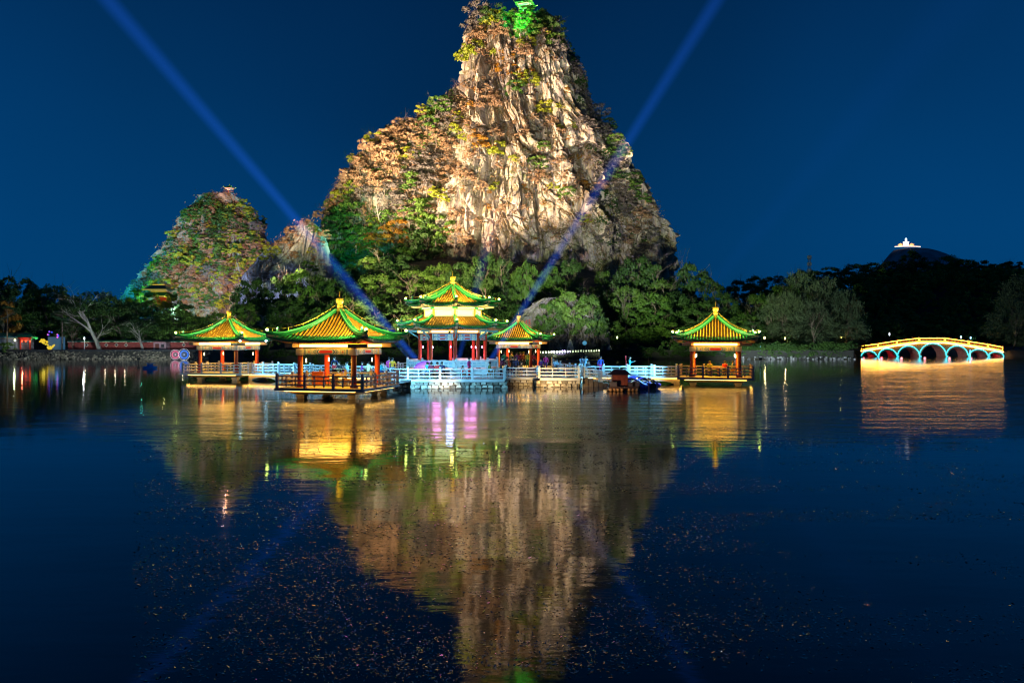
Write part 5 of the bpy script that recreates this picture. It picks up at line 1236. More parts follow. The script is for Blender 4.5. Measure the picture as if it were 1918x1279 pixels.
# ================================================================== BOATS AT THE LANDING
M_BARREL = M('float_barrel', (0.55, 0.30, 0.12), 0.5, var=0.2); M_HULLB = M('blue_hull', (0.015, 0.05, 0.50), 0.3, var=0.1)
M_DWOOD = M('dark_wood', (0.09, 0.045, 0.03), 0.6, var=0.3)
rx, ry = X(1166, 60.5), 60.5
r = thing('house_raft', 'dark timber raft with a small hut on tan float barrels', 'raft', (rx, ry, 0))
m = MB(); m.box((0, 0.2, 0.30), (2.2, 1.9, 0.12)); m.build('raft_deck', M_DWOOD, r)
for i in range(8):
    if i in (4,): continue
    m = MB(); m.tube([(0, -0.95, 0), (0, -0.7, 0), (0, 0.9, 0), (0, 1.15, 0)], [0.10, 0.13, 0.13, 0.10], 10); o = m.build('barrel', M_BARREL, r, True); o.location = (-0.98 + i * 0.28, 0.2, 0.13)
m = MB(); m.box((0, 0, 0.42), (1.15, 0.9, 0.84)); m.box((0, -0.46, 0.5), (0.6, 0.03, 0.3)); o = m.build('hut', M('hut_red_wood', (0.32, 0.07, 0.035), 0.55, var=.3), r); o.location = (-0.15, 0.55, 0.36)
m = MB(); m.add([(-0.85, -0.7, 0.8), (0.85, -0.7, 0.8), (0.85, 0.7, 0.8), (-0.85, 0.7, 0.8), (-0.45, 0, 1.18), (0.45, 0, 1.18)], [(0, 1, 5, 4), (2, 3, 4, 5), (1, 2, 5), (3, 0, 4), (3, 2, 1, 0)]); ro = m.build('hut_roof', M_DWOOD, r); ro.location = (-0.15, 0.55, 0.42)
for i, (a_, c_) in enumerate(((-0.75, 0.34), (0.62, 0.30), (0.95, 0.36))):
    m = MB(); m.box((0, 0, c_ / 2), (0.5, 0.42, c_)); o = m.build('crate', M('crate_grey', (0.13, 0.11, 0.12), 0.7), r); o.location = (a_, -0.3, 0.365)
def pedal_boat(px, d, rz, label):
    r = thing('pedal_boat', label, 'boat', (X(px, d), d, 0), rz)
    m = MB(); secs = []
    for t, w, z0 in ((-1.2, .35, .18), (-1.05, .55, .02), (0, .62, -.08), (0.95, .55, .02), (1.25, .28, .2)):
        secs += [(t, -w, .42), (t, -w * .75, z0), (t, w * .75, z0), (t, w, .42)]
    fs = []
    for i in range(4):
        for j in range(3): a = i * 4 + j; fs.append((a, a + 1, a + 5, a + 4))
        fs.append((i * 4 + 3, i * 4, i * 4 + 4, i * 4 + 7))
    fs += [(3, 2, 1, 0), (16, 17, 18, 19)]; m.add(secs, fs); m.build('hull', M_HULLB, r, True)
    m = MB(); n = 7
    for k in range(2):
        m.tube([(-.9 + .3 * i, (-.5 if k else .5) * (1 - .0 * i), .42 + .42 * math.sin(PI * i / 6)) for i in range(n)], .035, 5)
    m.build('canopy_frame', M_IRON, r)
    m = MB(); vs = [(-.95 + .32 * i, y, .44 + .44 * math.sin(PI * i / 6) + .03) for i in range(n) for y in (-.56, -.2, .2, .56)]; m.add(vs, [(i * 4 + j, i * 4 + j + 1, i * 4 + j + 5, i * 4 + j + 4) for i in range(n - 1) for j in range(3)]); m.build('tarpaulin', M('blue_tarpaulin', (0.01, 0.06, 0.65), 0.35), r, True)
    for sx in (-1, 1):
        m = MB(); m.lathe([(.24, -.05), (.27, 0), (.24, .05)], 12); o = m.build('fender', M_BLACK, r); o.location = (sx * .5, -.66, .22); o.rotation_euler = (R(90), 0, 0)
pedal_boat(1182, 62.5, R(-12), 'blue covered pedal boat moored beside the dark raft'); pedal_boat(1208, 63.5, R(6), 'blue covered pedal boat by the mooring pole'); pedal_boat(1192, 65.4, R(20), 'blue covered pedal boat moored behind the two others')
m = MB(); m.tube([(0, 0, -1), (0, 0, 2.6)], .035, 6); o = m.build('mooring_pole', M_DWOOD); o.location = (X(1215.5, 60), 60, 0); tag(o, 'thin dark mooring pole standing in the water before the boats', 'pole')
m = MB(); m.tube([(-1.0, 0, .05), (-.6, 0, -.02), (.6, 0, -.02), (1.0, 0, .08)], [.12, .4, .4, .1], 10, sz=.55); m.box((0, 0, .35), (.6, .5, .3)); m.box((0.1, 0, .56), (1.0, .6, .05))
o = m.build('small_boat', M('boat_bright_blue', (0.02, 0.30, 0.85), 0.35), None, True); o.location = (X(281, 108), 108, .12); tag(o, 'small bright blue boat drifting off the left shore', 'boat')

# ================================================================== ARCHED BRIDGE
DB = 185.0; K = DB / F / 5.6746
def bx(zx): return (zx + 0.0) / 5.6746
BX0 = X(1580 + 150 / 5.6746, DB)
def lx(zx): return X(1580 + zx / 5.6746, DB) - BX0
def lz(zy): return (383 - zy) * K
r = thing('arched_bridge', 'seven-arched stone bridge outlined in gold, white and cyan light tubes', 'bridge', (BX0, DB, 0))
LB = lx(1650)
dk = [(0, 322), (lx(330), 298), (lx(530), 266), (lx(765), 238), (lx(1035), 238), (lx(1285), 272), (lx(1490), 304), (LB, 334)]
dkx = [d[0] for d in dk]; dkz = [lz(d[1]) for d in dk]
top = lambda x: float(np.interp(x, dkx, dkz))
A7 = [(232, 62, 342), (430, 78, 318), (650, 98, 290), (905, 124, 262), (1160, 98, 288), (1385, 80, 324), (1570, 62, 350)]
arches = [(lx(c), h * K, lz(t), 0.0) for c, h, t in A7]
M_BWALL = M('bridge_stone', (0.34, 0.19, 0.07), 0.7, var=0.3, scale=0.8); M_BRED = M('bridge_intrados', (0.50, 0.20, 0.18), 0.6, var=0.2)
m = MB(); arch_wall(m, LB, top, arches, 3.4, base=-0.8, n=80); o = m.build('wall', [M_BWALL, M_BRED], r)
NCY = emis('neon_cyan', (0.05, 0.75, 1.0), 3.0); NWH = emis('neon_white', (1.0, 0.50, 0.08), 24.0); NGO = emis('neon_gold', (1.0, 0.40, 0.03), 20.0)
for (c, hw, rise, z0), (zc, hz_, zt) in zip(arches, A7):
    ring = MB(); n = 24; vs = []
    for i in range(n + 1):
        a = PI * i / n
        for f_ in (1.0, 1.0 + 0.34 / hw):
            for yy in (-1.70, -1.78): vs.append((c - hw * f_ * math.cos(a), yy, z0 + (rise + (f_ - 1) * hw) * math.sin(a)))
    fs = []
    for i in range(n):
        a = i * 4; fs += [(a + 1, a + 5, a + 7, a + 3), (a, a + 1, a + 3, a + 2)[::-1], (a + 2, a + 3, a + 7, a + 6), (a, a + 4, a + 5, a + 1)]
    ring.add(vs, fs); rg = ring.build('arch_ring', M('arch_ring_stone', (0.50, 0.34, 0.20), 0.7), r)
    t = MB(); f_ = 1.0 + 0.42 / hw; t.tube([(c - hw * f_ * math.cos(PI * i / n), -1.84, max(0.06, z0 + (rise + .42) * math.sin(PI * i / n))) for i in range(n + 1)], .085, 5); t.build('light_tube', NCY, rg, True)
    redp = {232: 60, 430: 60, 1570: 80}.get(zc, 14); add_light('POINT', (c - hw * 0.3, 0.2, 0.5), redp, (1.0, 0.06, 0.08) if redp > 20 else (1.0, 0.3, 0.35), size=0.25, parent=r)
for i in range(6):
    xm = (arches[i][0] + arches[i][1] + arches[i + 1][0] - arches[i + 1][1]) / 2
    p = MB(); p.box((0, 0, -0.2), (max(0.35, (arches[i + 1][0] - arches[i + 1][1]) - (arches[i][0] + arches[i][1])), 0.5, 1.0)); po = p.build('pier', M_BWALL, r); po.location = (xm, -1.9, 0)
    t = MB(); t.box((xm, -2.17, 0.12), (0.55, 0.05, 0.09)); t.build('pier_light', NCY, po); po.children[0].location = (-xm, 1.9, 0)
for i in range(7):
    a, b = dk[i], dk[i + 1]; xa, xb = a[0] + .12, b[0] - .12; za, zb = lz(a[1]), lz(b[1])
    t = MB(); t.tube([(a[0], -1.80, za - .02), (b[0], -1.80, zb - .02)], .09, 5); t.build('deck_light', NWH, r, True)
    for yy in (-1.55, 1.55):
        pn = MB(); h = 0.85; z_ = lambda x: za + (zb - za) * (x - a[0]) / (b[0] - a[0]) + .22
        vs = [(xa, yy - .07, z_(xa)), (xb, yy - .07, z_(xb)), (xb, yy - .07, z_(xb) + h), (xa, yy - .07, z_(xa) + h), (xa, yy + .07, z_(xa)), (xb, yy + .07, z_(xb)), (xb, yy + .07, z_(xb) + h), (xa, yy + .07, z_(xa) + h)]
        pn.add(vs, [(0, 1, 2, 3), (7, 6, 5, 4), (3, 2, 6, 7), (0, 4, 5, 1), (1, 5, 6, 2), (0, 3, 7, 4)]); nb = 7
        for q_ in range(nb):
            x0 = xa + (xb - xa) * (q_ + .25) / nb; x1 = xa + (xb - xa) * (q_ + .8) / nb; pn.add([(x0, yy - .075, z_(x0) + .34), (x1, yy - .075, z_(x1) + .34), (x1, yy - .075, z_(x1) + .58), (x0, yy - .075, z_(x0) + .58)], [(0, 1, 2, 3)], 1)
        po = pn.build('parapet_panel', [M_BWALL, M_BLACK], r)
        if yy < 0:
            t = MB(); t.tube([(xa, yy - .13, z_(xa) + .1), (xb, yy - .13, z_(xb) + .1), (xb, yy - .13, z_(xb) + h), (xa, yy - .13, z_(xa) + h), (xa, yy - .13, z_(xa) + .1)], .05, 5); t.build('light_tube', NGO, po)
        for q_ in (a, b) if i == 6 else (a,):
            ps = MB(); ps.box((0, 0, .65), (.2, .24, 1.3)); ps.lathe([(.12, 1.3), (.15, 1.38), (.05, 1.5)], 8); so = ps.build('parapet_post', M_BWALL, r); so.location = (q_[0], yy, lz(q_[1]))
m = MB(); m.add([(x, y, top(x) + .10) for x in dkx for y in (-1.75, 1.75)], [(2 * i, 2 * i + 2, 2 * i + 3, 2 * i + 1) for i in range(7)]); m.build('roadway', M_DECK, r)
# rocks and bank at the bridge ends
def rocks(name, label, spots, mat, cat='rocks'):
    m = MB(); rr = random.Random(len(spots))
    for (x, y, z, s) in spots:
        bmv = []; n1, n2 = 6, 4
        for j in range(n2 + 1):
            ph = PI * j / n2 - PI / 2
            for i in range(n1):
                th = 2 * PI * i / n1; k = s * rr.uniform(.75, 1.15); bmv.append((x + k * math.cos(ph) * math.cos(th), y + k * math.cos(ph) * math.sin(th), z + k * .7 * math.sin(ph)))
        m.add(bmv, [(j * n1 + i, j * n1 + (i + 1) % n1, (j + 1) * n1 + (i + 1) % n1, (j + 1) * n1 + i) for j in range(n2) for i in range(n1)])
    return tag(m.build(name, mat), label, cat, kind='stuff')
rr = random.Random(9); sp = []
for _ in range(1500):
    x = rr.uniform(-108, -60); y = 157.6 + rr.uniform(-1.2, 2.3); sp.append((x, y, max(0.0, (y - 157) * .5) + rr.uniform(-.1, .15), rr.uniform(.10, .30) if rr.random() < .9 else rr.uniform(.25, .36)))
rocks('bank_stones', 'pale rubble stones along the waterline of the left shore', sp, stone_mat('bank_rubble', (0.07, 0.055, 0.04, 1), (0.36, 0.28, 0.19, 1)))
sp = [(rr.uniform(44, 67.5), 156.8 + rr.uniform(-.5, .3), rr.uniform(.0, .5), rr.uniform(.12, .32)) for _ in range(90)]
rocks('bank_stones', 'pale bluish stones at the foot of the right embankment', sp, stone_mat('bank_rubble_pale', (0.05, 0.05, 0.06, 1), (0.40, 0.38, 0.44, 1)))
sp = [(rr.uniform(113.5, 124), 184 + rr.uniform(-2, 3), rr.uniform(0, .9), rr.uniform(.25, .6)) for _ in range(120)]
rocks('bank_stones', 'brown rubble at the right foot of the arched bridge', sp, stone_mat('bank_rubble_brown', (0.07, 0.055, 0.04, 1), (0.36, 0.28, 0.19, 1)))
for i, (px_, py_, w_, h_) in enumerate(((1068, 660, 13, 22), (1142, 658, 9, 12), (1050, 662, 8, 8))):
    m = MB(); d_ = 165; n1 = 9; s_ = random.Random(i); prof = [(1, 0), (1.0, .25), (.8, .55), (.55, .8), (.2, 1.0)]; vs = []
    for f_, z_ in prof:
        for k in range(n1): kk = W(w_, d_) / 2 * f_ * s_.uniform(.75, 1.15); vs.append((kk * math.cos(2 * PI * k / n1), kk * math.sin(2 * PI * k / n1), W(h_, d_) * z_ * s_.uniform(.94, 1.05)))
    m.add(vs, [(j * n1 + k, j * n1 + (k + 1) % n1, (j + 1) * n1 + (k + 1) % n1, (j + 1) * n1 + k) for j in range(4) for k in range(n1)] + [tuple(range(4 * n1, 5 * n1))])
    o = m.build('boulder', M('boulder_stone', (0.42, 0.36, 0.33), 0.85, var=0.3)); o.location = (X(px_, d_), d_, gh(X(px_, d_), d_) - .1)
    tag(o, ('tall pointed upright boulder beside the swagged balustrade', 'small pale upright boulder on the embankment near the lamp', 'low rounded boulder left of the pointed one')[i], 'boulder')

# ================================================================== SHORES
M_EMB = M('embankment_stone', (0.030, 0.028, 0.030), 0.85, var=0.4, scale=0.7, bump=0.4)
def emb(label, x0, x1, y, h=1.75):
    r = thing('embankment_wall', label, 'wall', ((x0 + x1) / 2, y, 0)); L = x1 - x0; n = max(2, int(L / 6)); w = L / n
    for i in range(n):
        m = MB(); m.box((0, 0, h / 2 - .5), (w - .04, .5, h + 1)); o = m.build('wall_panel', M_EMB, r); o.location = (-L / 2 + (i + .5) * w, 0, 0)
    m = MB(); m.box((0, 0, h + .07), (L, .7, .14)); m.build('coping', M_EMB, r)
emb('dark stone embankment wall along the middle shore', -52, 44, 158.2, 1.7); emb('dark stone embankment wall along the right shore', 44.3, 67.6, 157.8, 1.65); emb('dark stone retaining wall on the left shore behind the rubble', -108, -60, 160.2, 1.75)
rs = np.random.RandomState(61); pts = []
for _ in range(520):
    x = rs.uniform(-53, 67); pts.append((x, 157.55 + rs.uniform(-.1, .5), rs.uniform(-.1, 1.7), rs.uniform(.28, .75)))
for _ in range(120):
    x = rs.uniform(30, 67.4); pts.append((x, 157.5 + rs.uniform(0, 1.2), 1.3 + rs.uniform(0, .8), rs.uniform(.5, 1.1)))
woodland('ivy', 'dark ivy and low bushes hanging over the embankment walls', pts, 'dark', 970, 'ivy')
# carved balustrade with gold swag at the middle shore
BD = 118.0
r = thing('stone_balustrade', 'dark stone balustrade with lit post heads and gold cloth swags', 'balustrade', (X(1015, BD), BD, 0)); o0 = r.location
p0 = P(1012, 676, BD) - o0; p1 = P(1122, 670, BD + 6) - o0; p0.z = 0.75; p1.z = 0.95
m = MB(); d = p1 - p0; az = math.atan2(d.y, d.x); m.box((p0 + p1) / 2 - Vector((0, 0, .28)), (d.length + .4, 2.2, .4), az); m.build('causeway', M_DARKSTONE, r)
for i in range(5):
    m = MB(); m.box((0, 0, -.3), (.5, 1.8, 1.6)); o = m.build('pier', M_DARKSTONE, r); o.location = p0 + d * ((i + .5) / 5) - Vector((0, 0, .6))
n = 22
hd = MB(); hd.lathe([(.09, 0), (.12, .06), (.10, .16), (.13, .22), (.05, .32)], 8); hdm = hd.mesh('post_head', M('post_head_pale', (0.62, 0.60, 0.62), 0.6))
pm = MB(); pm.box((0, 0, .55), (.2, .2, 1.1)); pmm = pm.mesh('post', M_EMB); 
pl = MB(); pl.box((0, 0, .5), (d.length / n - .2, .12, .5)); pl.box((0, 0, .86), (d.length / n - .2, .16, .1)); plm = pl.mesh('panel', M_EMB)
for i in range(n + 1):
    q = p0 + d * (i / n); o = link('post', pmm, r, q, az); link('post_head', hdm, o, (0, 0, 1.1))
    if i < n: link('panel', plm, r, p0 + d * ((i + .5) / n), az)
for i in range(7):
    a = p0 + d * (i / 7) + Vector((0, -1.15, -.10)); b = p0 + d * ((i + 1) / 7) + Vector((0, -1.15, -.10)); m = MB(); vs = []
    for k in range(9):
        t = k / 8; q = a.lerp(b, t); s_ = math.sin(PI * t); vs += [q, q + Vector((0, -.05 * s_, -.18 - .55 * s_))]
    m.add(vs, [(2 * k, 2 * k + 2, 2 * k + 3, 2 * k + 1) for k in range(8)]); m.build('swag', M('gold_cloth', (0.80, 0.48, 0.06), 0.5), r)
add_light('SPOT', (X(1060, 112), 112.5, 0.35), 46, (1.0, 0.62, 0.2), (X(1066, BD), BD + 2, 0.9), 0.2, 120, 0.8)
# round blue sign, lamps, small lit boxes
r = thing('round_sign', 'round blue sign on a post at the foot of the cliff', 'sign', (X(1095, 164), 164, gh(X(1095, 164), 164)))
m = MB(); m.tube([(0, 0, 0), (0, 0, 1.6)], .05, 6); m.build('post', M_IRON, r)
m = MB(); m.lathe([(.42, -.04), (.45, 0), (.42, .04)], 20); o = m.build('disc', emis('sign_blue', (0.06, 0.33, 0.55), 0.7), r); o.location = (0, -.06, 1.75); o.rotation_euler = (R(90), 0, 0)
def lamp_post(px, d, h, label, col, es=8, power=60, pale=False, group=None):
    x = X(px, d); r = thing('lamp_post', label, 'lamp post', (x, d, gh(x, d) - .05), 0, group)
    mt = M('pale_lamp_stone', (0.6, 0.58, 0.56), 0.6) if pale else M_IRON
    m = MB(); m.lathe([(.14, 0), (.12, .15), (.07, .2), (.055, h * .82)], 8); m.build('post', mt, r)
    g = MB(); g.lathe([(.06, h * .82), (.15, h * .86), (.17, h * .95), (.05, h)], 8); g.build('lantern', emis('lantern_%s' % label.split()[0], col, es), r)
    c = MB(); c.lathe([(.2, h), (.03, h + .12)], 8); c.build('cap', mt, r)
    if power: add_light('POINT', (0, -.3, h * .92), power, col, size=.1, parent=r)
lamp_post(28, 162, 2.6, 'yellow lantern post before the grey walled building', (0.9, 1.0, .5), 5, 120)
lamp_post(158, 161.6, 3.0, 'white stone lantern post before the red wall', (.9, .95, 1), 1.2, 60, True)
lamp_post(1156, 166, 3.2, 'greenish lantern post at the foot of the cliff', (.8, 1, .4), 2.5, 50)
lamp_post(1432, 168, 3.0, 'warm lantern post behind the right embankment near the pavilion', (1, .8, .35), 9, 60)
lamp_post(1470, 170, 3.0, 'warm lantern post under the feathery trees', (1, .65, .3), 8, 60)
lamp_post(1575, 172, 3.2, 'small yellow lantern post beside the slanting trunk near the bridge', (1, .75, .2), 7, 50)
lamp_post(1800, 232, 4.0, 'blue-white lamp beyond the bridge on the right', (.4, .6, 1), 9, 60); lamp_post(1818, 236, 3.6, 'bluish lamp in the bushes beyond the bridge', (.3, .6, 1), 7, 60); lamp_post(1666, 236, 5.0, 'pale lamp beyond the bridge on the left', (.8, .9, 1), 5, 40)
m = MB(); m.tube([(0, 0, 0), (0, 0, 1.5)], .07, 6); o = m.build('light_column', emis('blue_column', (.15, .55, 1), 4)); o.location = (X(1424, 159.4), 159.4, 1.2); tag(o, 'slim blue glowing light column on the right embankment', 'light')
m = MB(); m.tube([(0, 0, -.5), (0, 0, 1.6)], .07, 6); o = m.build('light_column', emis('blue_column', (.15, .55, 1), 4)); o.location = (X(1817, 178), 178, 0.0); tag(o, 'slim blue glowing light column before the bridge', 'light')
# red wall with tiled cap and diamond windows on the left shore
r = thing('garden_wall', 'long red garden wall with lit tiled cap and diamond windows', 'wall', (X(232, 170), 170, gh(X(232, 170), 170) - .1)); x0 = X(128, 170) - r.location.x; x1 = X(372, 170) - r.location.x
m = MB(); m.box(((x0 + x1) / 2, 0, .95), (x1 - x0, .35, 1.9)); m.build('wall', M('red_plaster', (0.30, 0.05, 0.04), 0.8, var=0.3), r)
m = MB()
for sd in (-1, 1): m.add([(x0, 0, 2.35), (x1, 0, 2.35), (x1, sd * .5, 1.95), (x0, sd * .5, 1.95)], [(0, 1, 2, 3)])
m.add([(x0, -.5, 1.95), (x1, -.5, 1.95), (x1, .5, 1.95), (x0, .5, 1.95)], [(0, 1, 2, 3)]); m.build('tiled_cap', M_DGRN, r)
for i in range(int((x1 - x0) / .32)):
    if i % 11 in (7, 8): continue
    m = shared('capend', lambda: (lambda q_: (q_.lathe([(.09, 0), (.09, .1)], 6), q_.mesh('cap_tile', M_CREAM))[1])(MB())); o = link('cap_tile', m, r, (x0 + .16 + i * .32, -.5, 2.0)); o.rotation_euler = (R(90), 0, 0)
for px_ in (163, 200, 219, 237, 345):
    xx = X(px_, 170) - r.location.x
    m = MB(); pts_ = [(0, .42), (.42, 0), (0, -.42), (-.42, 0)]; fr = (Vector((xx, -.176, 1.35)), Vector((1, 0, 0)), Vector((0, 0, 1)), Vector((0, -1, 0))); m.slab(pts_, fr, .05, 0); wo_ = m.build('window', M_CREAM, r); m = MB(); m.slab([(p_[0] * .68, p_[1] * .68) for p_ in pts_], (Vector((xx, -.228, 1.35)), Vector((1, 0, 0)), Vector((0, 0, 1)), Vector((0, -1, 0))), .006); m.build('pane', M_BLACK, wo_)
    add_light('POINT', (xx, -.7, 2.2), 9, (1, .75, .45), size=.05, parent=r)
# small pink hut
def block(label, px, d, w, h, dep, mat, cat, name, extra=None):
    x = X(px, d); r = thing(name, label, cat, (x, d, gh(x, d) - .1)); m = MB(); m.box((0, dep / 2, h / 2), (w, dep, h)); m.build('wall', mat, r)
    if extra: extra(r, w, h, dep)
    return r
def hut_bits(r, w, h, dep):
    m = MB(); m.box((0, dep / 2, h + .06), (w + .3, dep + .3, .12)); m.build('roof', M_DRED, r); m = MB(); m.box((-w * .2, -.02, h * .42), (w * .3, .05, h * .8)); m.build('door', M_DRED, r); m = MB(); m.box((w * .25, -.02, h * .6), (w * .25, .05, h * .3)); m.build('window', M_BLACK, r)
block('small pink plastered hut at the right end of the red wall', 299, 167, 2.6, 2.0, 2, M('pink_plaster', (0.42, 0.24, 0.26), 0.8, var=0.3), 'hut', 'hut', hut_bits)
# grey walled building and red gate
def hall_bits(r, w, h, dep):
    for i in range(7):
        m = MB(); m.box((-w / 2 + (i + .5) * w / 7, -.03, h * .48), (w / 7 - .14, .07, h * .8)); m.build('wall_panel', M('panel_grey', (0.34, 0.36, 0.42), 0.8, var=0.3), r)
    m = MB(); m.add([(-w / 2 - .4, -.7, h), (w / 2 + .4, -.7, h), (w / 2 + .4, dep / 2, h + 1.0), (-w / 2 - .4, dep / 2, h + 1.0), (-w / 2 - .4, dep + .7, h), (w / 2 + .4, dep + .7, h)], [(0, 1, 2, 3), (3, 2, 5, 4), (0, 4, 5, 1)]); ro = m.build('roof', M_DGRN, r)
    for i in range(int(w / .4)):
        m = shared('ridge_tile', lambda: (lambda q_: (q_.tube([(0, -.72, .04), (0, 0.3, .33)], .06, 5), q_.mesh('roof_tile', M_TEAL))[1])(MB())); link('roof_tile', m, ro, (-w / 2 + i * .4, 0, h))
    m = MB(); m.box((0, -.05, h - .12), (w, .1, .16)); m.build('fascia', M_CREAM, r)
block('long grey panelled building with teal tiled roof on the left shore', 8, 166, 7.6, 2.9, 4, M('grey_plaster', (0.28, 0.27, 0.30), 0.8, var=0.3), 'building', 'building', hall_bits)
r = thing('red_gate', 'red wooden gateway with hanging lanterns beside the grey building', 'gate', (X(50, 166), 165.5, gh(X(50, 166), 166) - .1))
for sx in (-1, 1):
    m = MB(); m.lathe([(.2, 0), (.16, .2), (.15, 2.9)], 10); o = m.build('pillar', M_RED, r, True); o.location = (sx * 1.0, 0, 0)
m = MB(); m.box((0, 0, 2.75), (2.9, .25, .3)); m.box((0, 0, 2.35), (2.2, .16, .2)); m.build('lintel', M_RED, r)
m = MB(); m.add([(-1.7, -.6, 2.95), (1.7, -.6, 2.95), (1.4, 0, 3.5), (-1.4, 0, 3.5), (1.7, .6, 2.95), (-1.7, .6, 2.95)], [(0, 1, 2, 3), (3, 2, 4, 5), (0, 5, 4, 1)]); m.build('roof', M_DGRN, r)
for sx in (-.5, .3, 1.2):
    m = MB(); m.lathe([(.05, 0), (.15, .08), (.15, .28), (.05, .36)], 10); o = m.build('lantern', emis('red_lantern', (1, .10, .03), 3), r, True); o.location = (sx, -.3, 1.95)
add_light('POINT', (0, -1.0, 2.4), 60, (1, .25, .12), size=.1, parent=r)
# lantern display in yellow and blue
r = thing('lantern_display', 'glowing yellow lantern figure before a blue-lit screen on the left shore', 'lantern', (X(88, 166), 166, gh(X(88, 166), 166)))
m = MB(); m.box((1.3, 1.2, 1.5), (3.6, .1, 3.0)); m.build('screen', emis('screen_blue', (.005, .12, .26), .4), r)
rr = random.Random(31)
for i in range(22):
    t = i / 21; s_ = rr.uniform(.16, .30); m = MB(); m.lathe([(.3 * s_, -s_), (s_, -.4 * s_), (s_, .4 * s_), (.3 * s_, s_)], 8); o = m.build('lantern_scale', emis('display_yellow', (1, .70, .02), .75), r, True); o.location = (-1.3 + 2.6 * t + rr.uniform(-.2, .2), rr.uniform(-.3, .3), 1.9 - 1.2 * t + .5 * math.sin(7 * t) + rr.uniform(-.3, .3)); o.rotation_euler = (rr.random(), rr.random(), 0)
for i in range(9):
    m = MB(); s_ = rr.uniform(.12, .28); m.lathe([(.2 * s_, -s_), (s_, 0), (.2 * s_, s_)], 8); o = m.build('lantern_bead', emis(('bead_violet', 'bead_pink', 'bead_blue')[i % 3], ((.25, .05, 1), (.8, .1, .6), (.03, .10, 1))[i % 3], 1.2), r, True); o.location = (-.4 + 2.9 * rr.random(), .3, 2.9 + 1.5 * rr.random())
for i in range(6):
    m = MB(); s_ = .22; m.lathe([(.2 * s_, -s_), (s_, 0), (.2 * s_, s_)], 8); o = m.build('lantern_leaf', emis('leaf_green_glow', (.05, .8, .15), .8), r, True); o.location = (-3.6 + 1.5 * rr.random(), .2, 2.6 + .6 * rr.random())
add_light('POINT', (0, -1.2, 1.8), 6, (1, .8, .1), size=.3, parent=r); add_light('POINT', (1.8, .4, 2.4), 4, (.05, .45, 1), size=.3, parent=r)
# two illuminated drum wheels at the left landing
def wheel(px, d, rad, c1, c2, label):
    r = thing('light_wheel', label, 'light wheel', (X(px, d), d, Z(664, d)))
    m = MB(); m.tube([(rad * .62 * math.cos(2 * PI * i / 24), 0, rad * .62 * math.sin(2 * PI * i / 24)) for i in range(25)], rad * .13, 6); m.build('ring', emis('wheel_ring_' + label.split()[0], c1, .8), r, True)
    m = MB(); m.lathe([(rad * .45, -.05), (rad * .45, .05)], 20); o = m.build('disc', emis('wheel_disc_' + label.split()[0], tuple(k * .3 for k in c1), .3), r); o.rotation_euler = (R(90), 0, 0)
    b = MB(); b.lathe([(.03, -.06), (.07, 0), (.03, .06)], 6); bm_ = b.mesh('bulb', emis('wheel_bulb_' + label.split()[0], c2, 1.2))
    for i in range(26): link('bulb', bm_, r, (rad * .92 * math.cos(2 * PI * i / 26), -.05, rad * .92 * math.sin(2 * PI * i / 26)))
    m = MB(); m.lathe([(.02, 0), (.1, .05), (.02, .1)], 8); o = m.build('hub', emis('wheel_hub_' + label.split()[0], c2, 1.0), r); o.rotation_euler = (R(90), 0, 0)
    m = MB(); m.box((0, .25, -rad * .9), (rad * 1.6, .3, rad * .5)); m.build('base', M_IRON, r)
wheel(345, 150, 1.15, (.02, .2, 1), (.9, .9, 1), 'blue glowing light wheel ringed with white bulbs on the left landing'); wheel(328.5, 151.5, 1.0, (.8, .05, .2), (1, .6, .7), 'crimson glowing light wheel behind the blue one')
# red characters carved on the cliff foot, on their own stone tablet of cliff
_ph = pix_hit(990, 604, [foot]); _ld = _ph[0].y - .35
r = thing('rock_inscription', 'two dark red characters carved on the cliff foot behind the back pavilion', 'inscription', (X(989, _ld), _ld, Z(621, _ld)))
m = MB(); m.box((0, .9, 1.3), (2.0, 1.6, 4.2), 0, 0, 0, 0, .8); m.build('rock_tablet', M('tablet_stone', (0.16, 0.145, 0.17), 0.9, var=0.4, bump=.6), r)
mc = M('carved_red', (0.50, 0.02, 0.05), 0.7)
def strokes(zc, lst, s):
    for (x0, z0, x1, z1) in lst:
        m = MB(); a = Vector((x0 * s, .03, zc + z0 * s)); b = Vector((x1 * s, .03, zc + z1 * s)); m.tube([a, b], .075 * s, 4); m.build('stroke', mc, r)
strokes(2.2, [(-.75, .25, -.2, .25), (-.48, .75, -.48, -.8), (-.48, .2, -.8, -.35), (-.48, .2, -.2, -.2), (-.05, .5, .8, .5), (.38, .8, .38, .1), (-.1, .1, .85, .1), (0, -.25, .75, -.25), (.38, .1, .38, -.7), (-.15, -.7, .9, -.7)], .78)
strokes(.7, [(-.5, .8, .5, .8), (-.5, .8, -.5, .2), (.5, .8, .5, .2), (-.5, .5, .5, .5), (-.5, .2, .5, .2), (-.55, -.05, .6, -.05), (0, .2, 0, -.8), (-.5, -.4, .5, -.4), (-.75, -.8, .75, -.8)], .78)
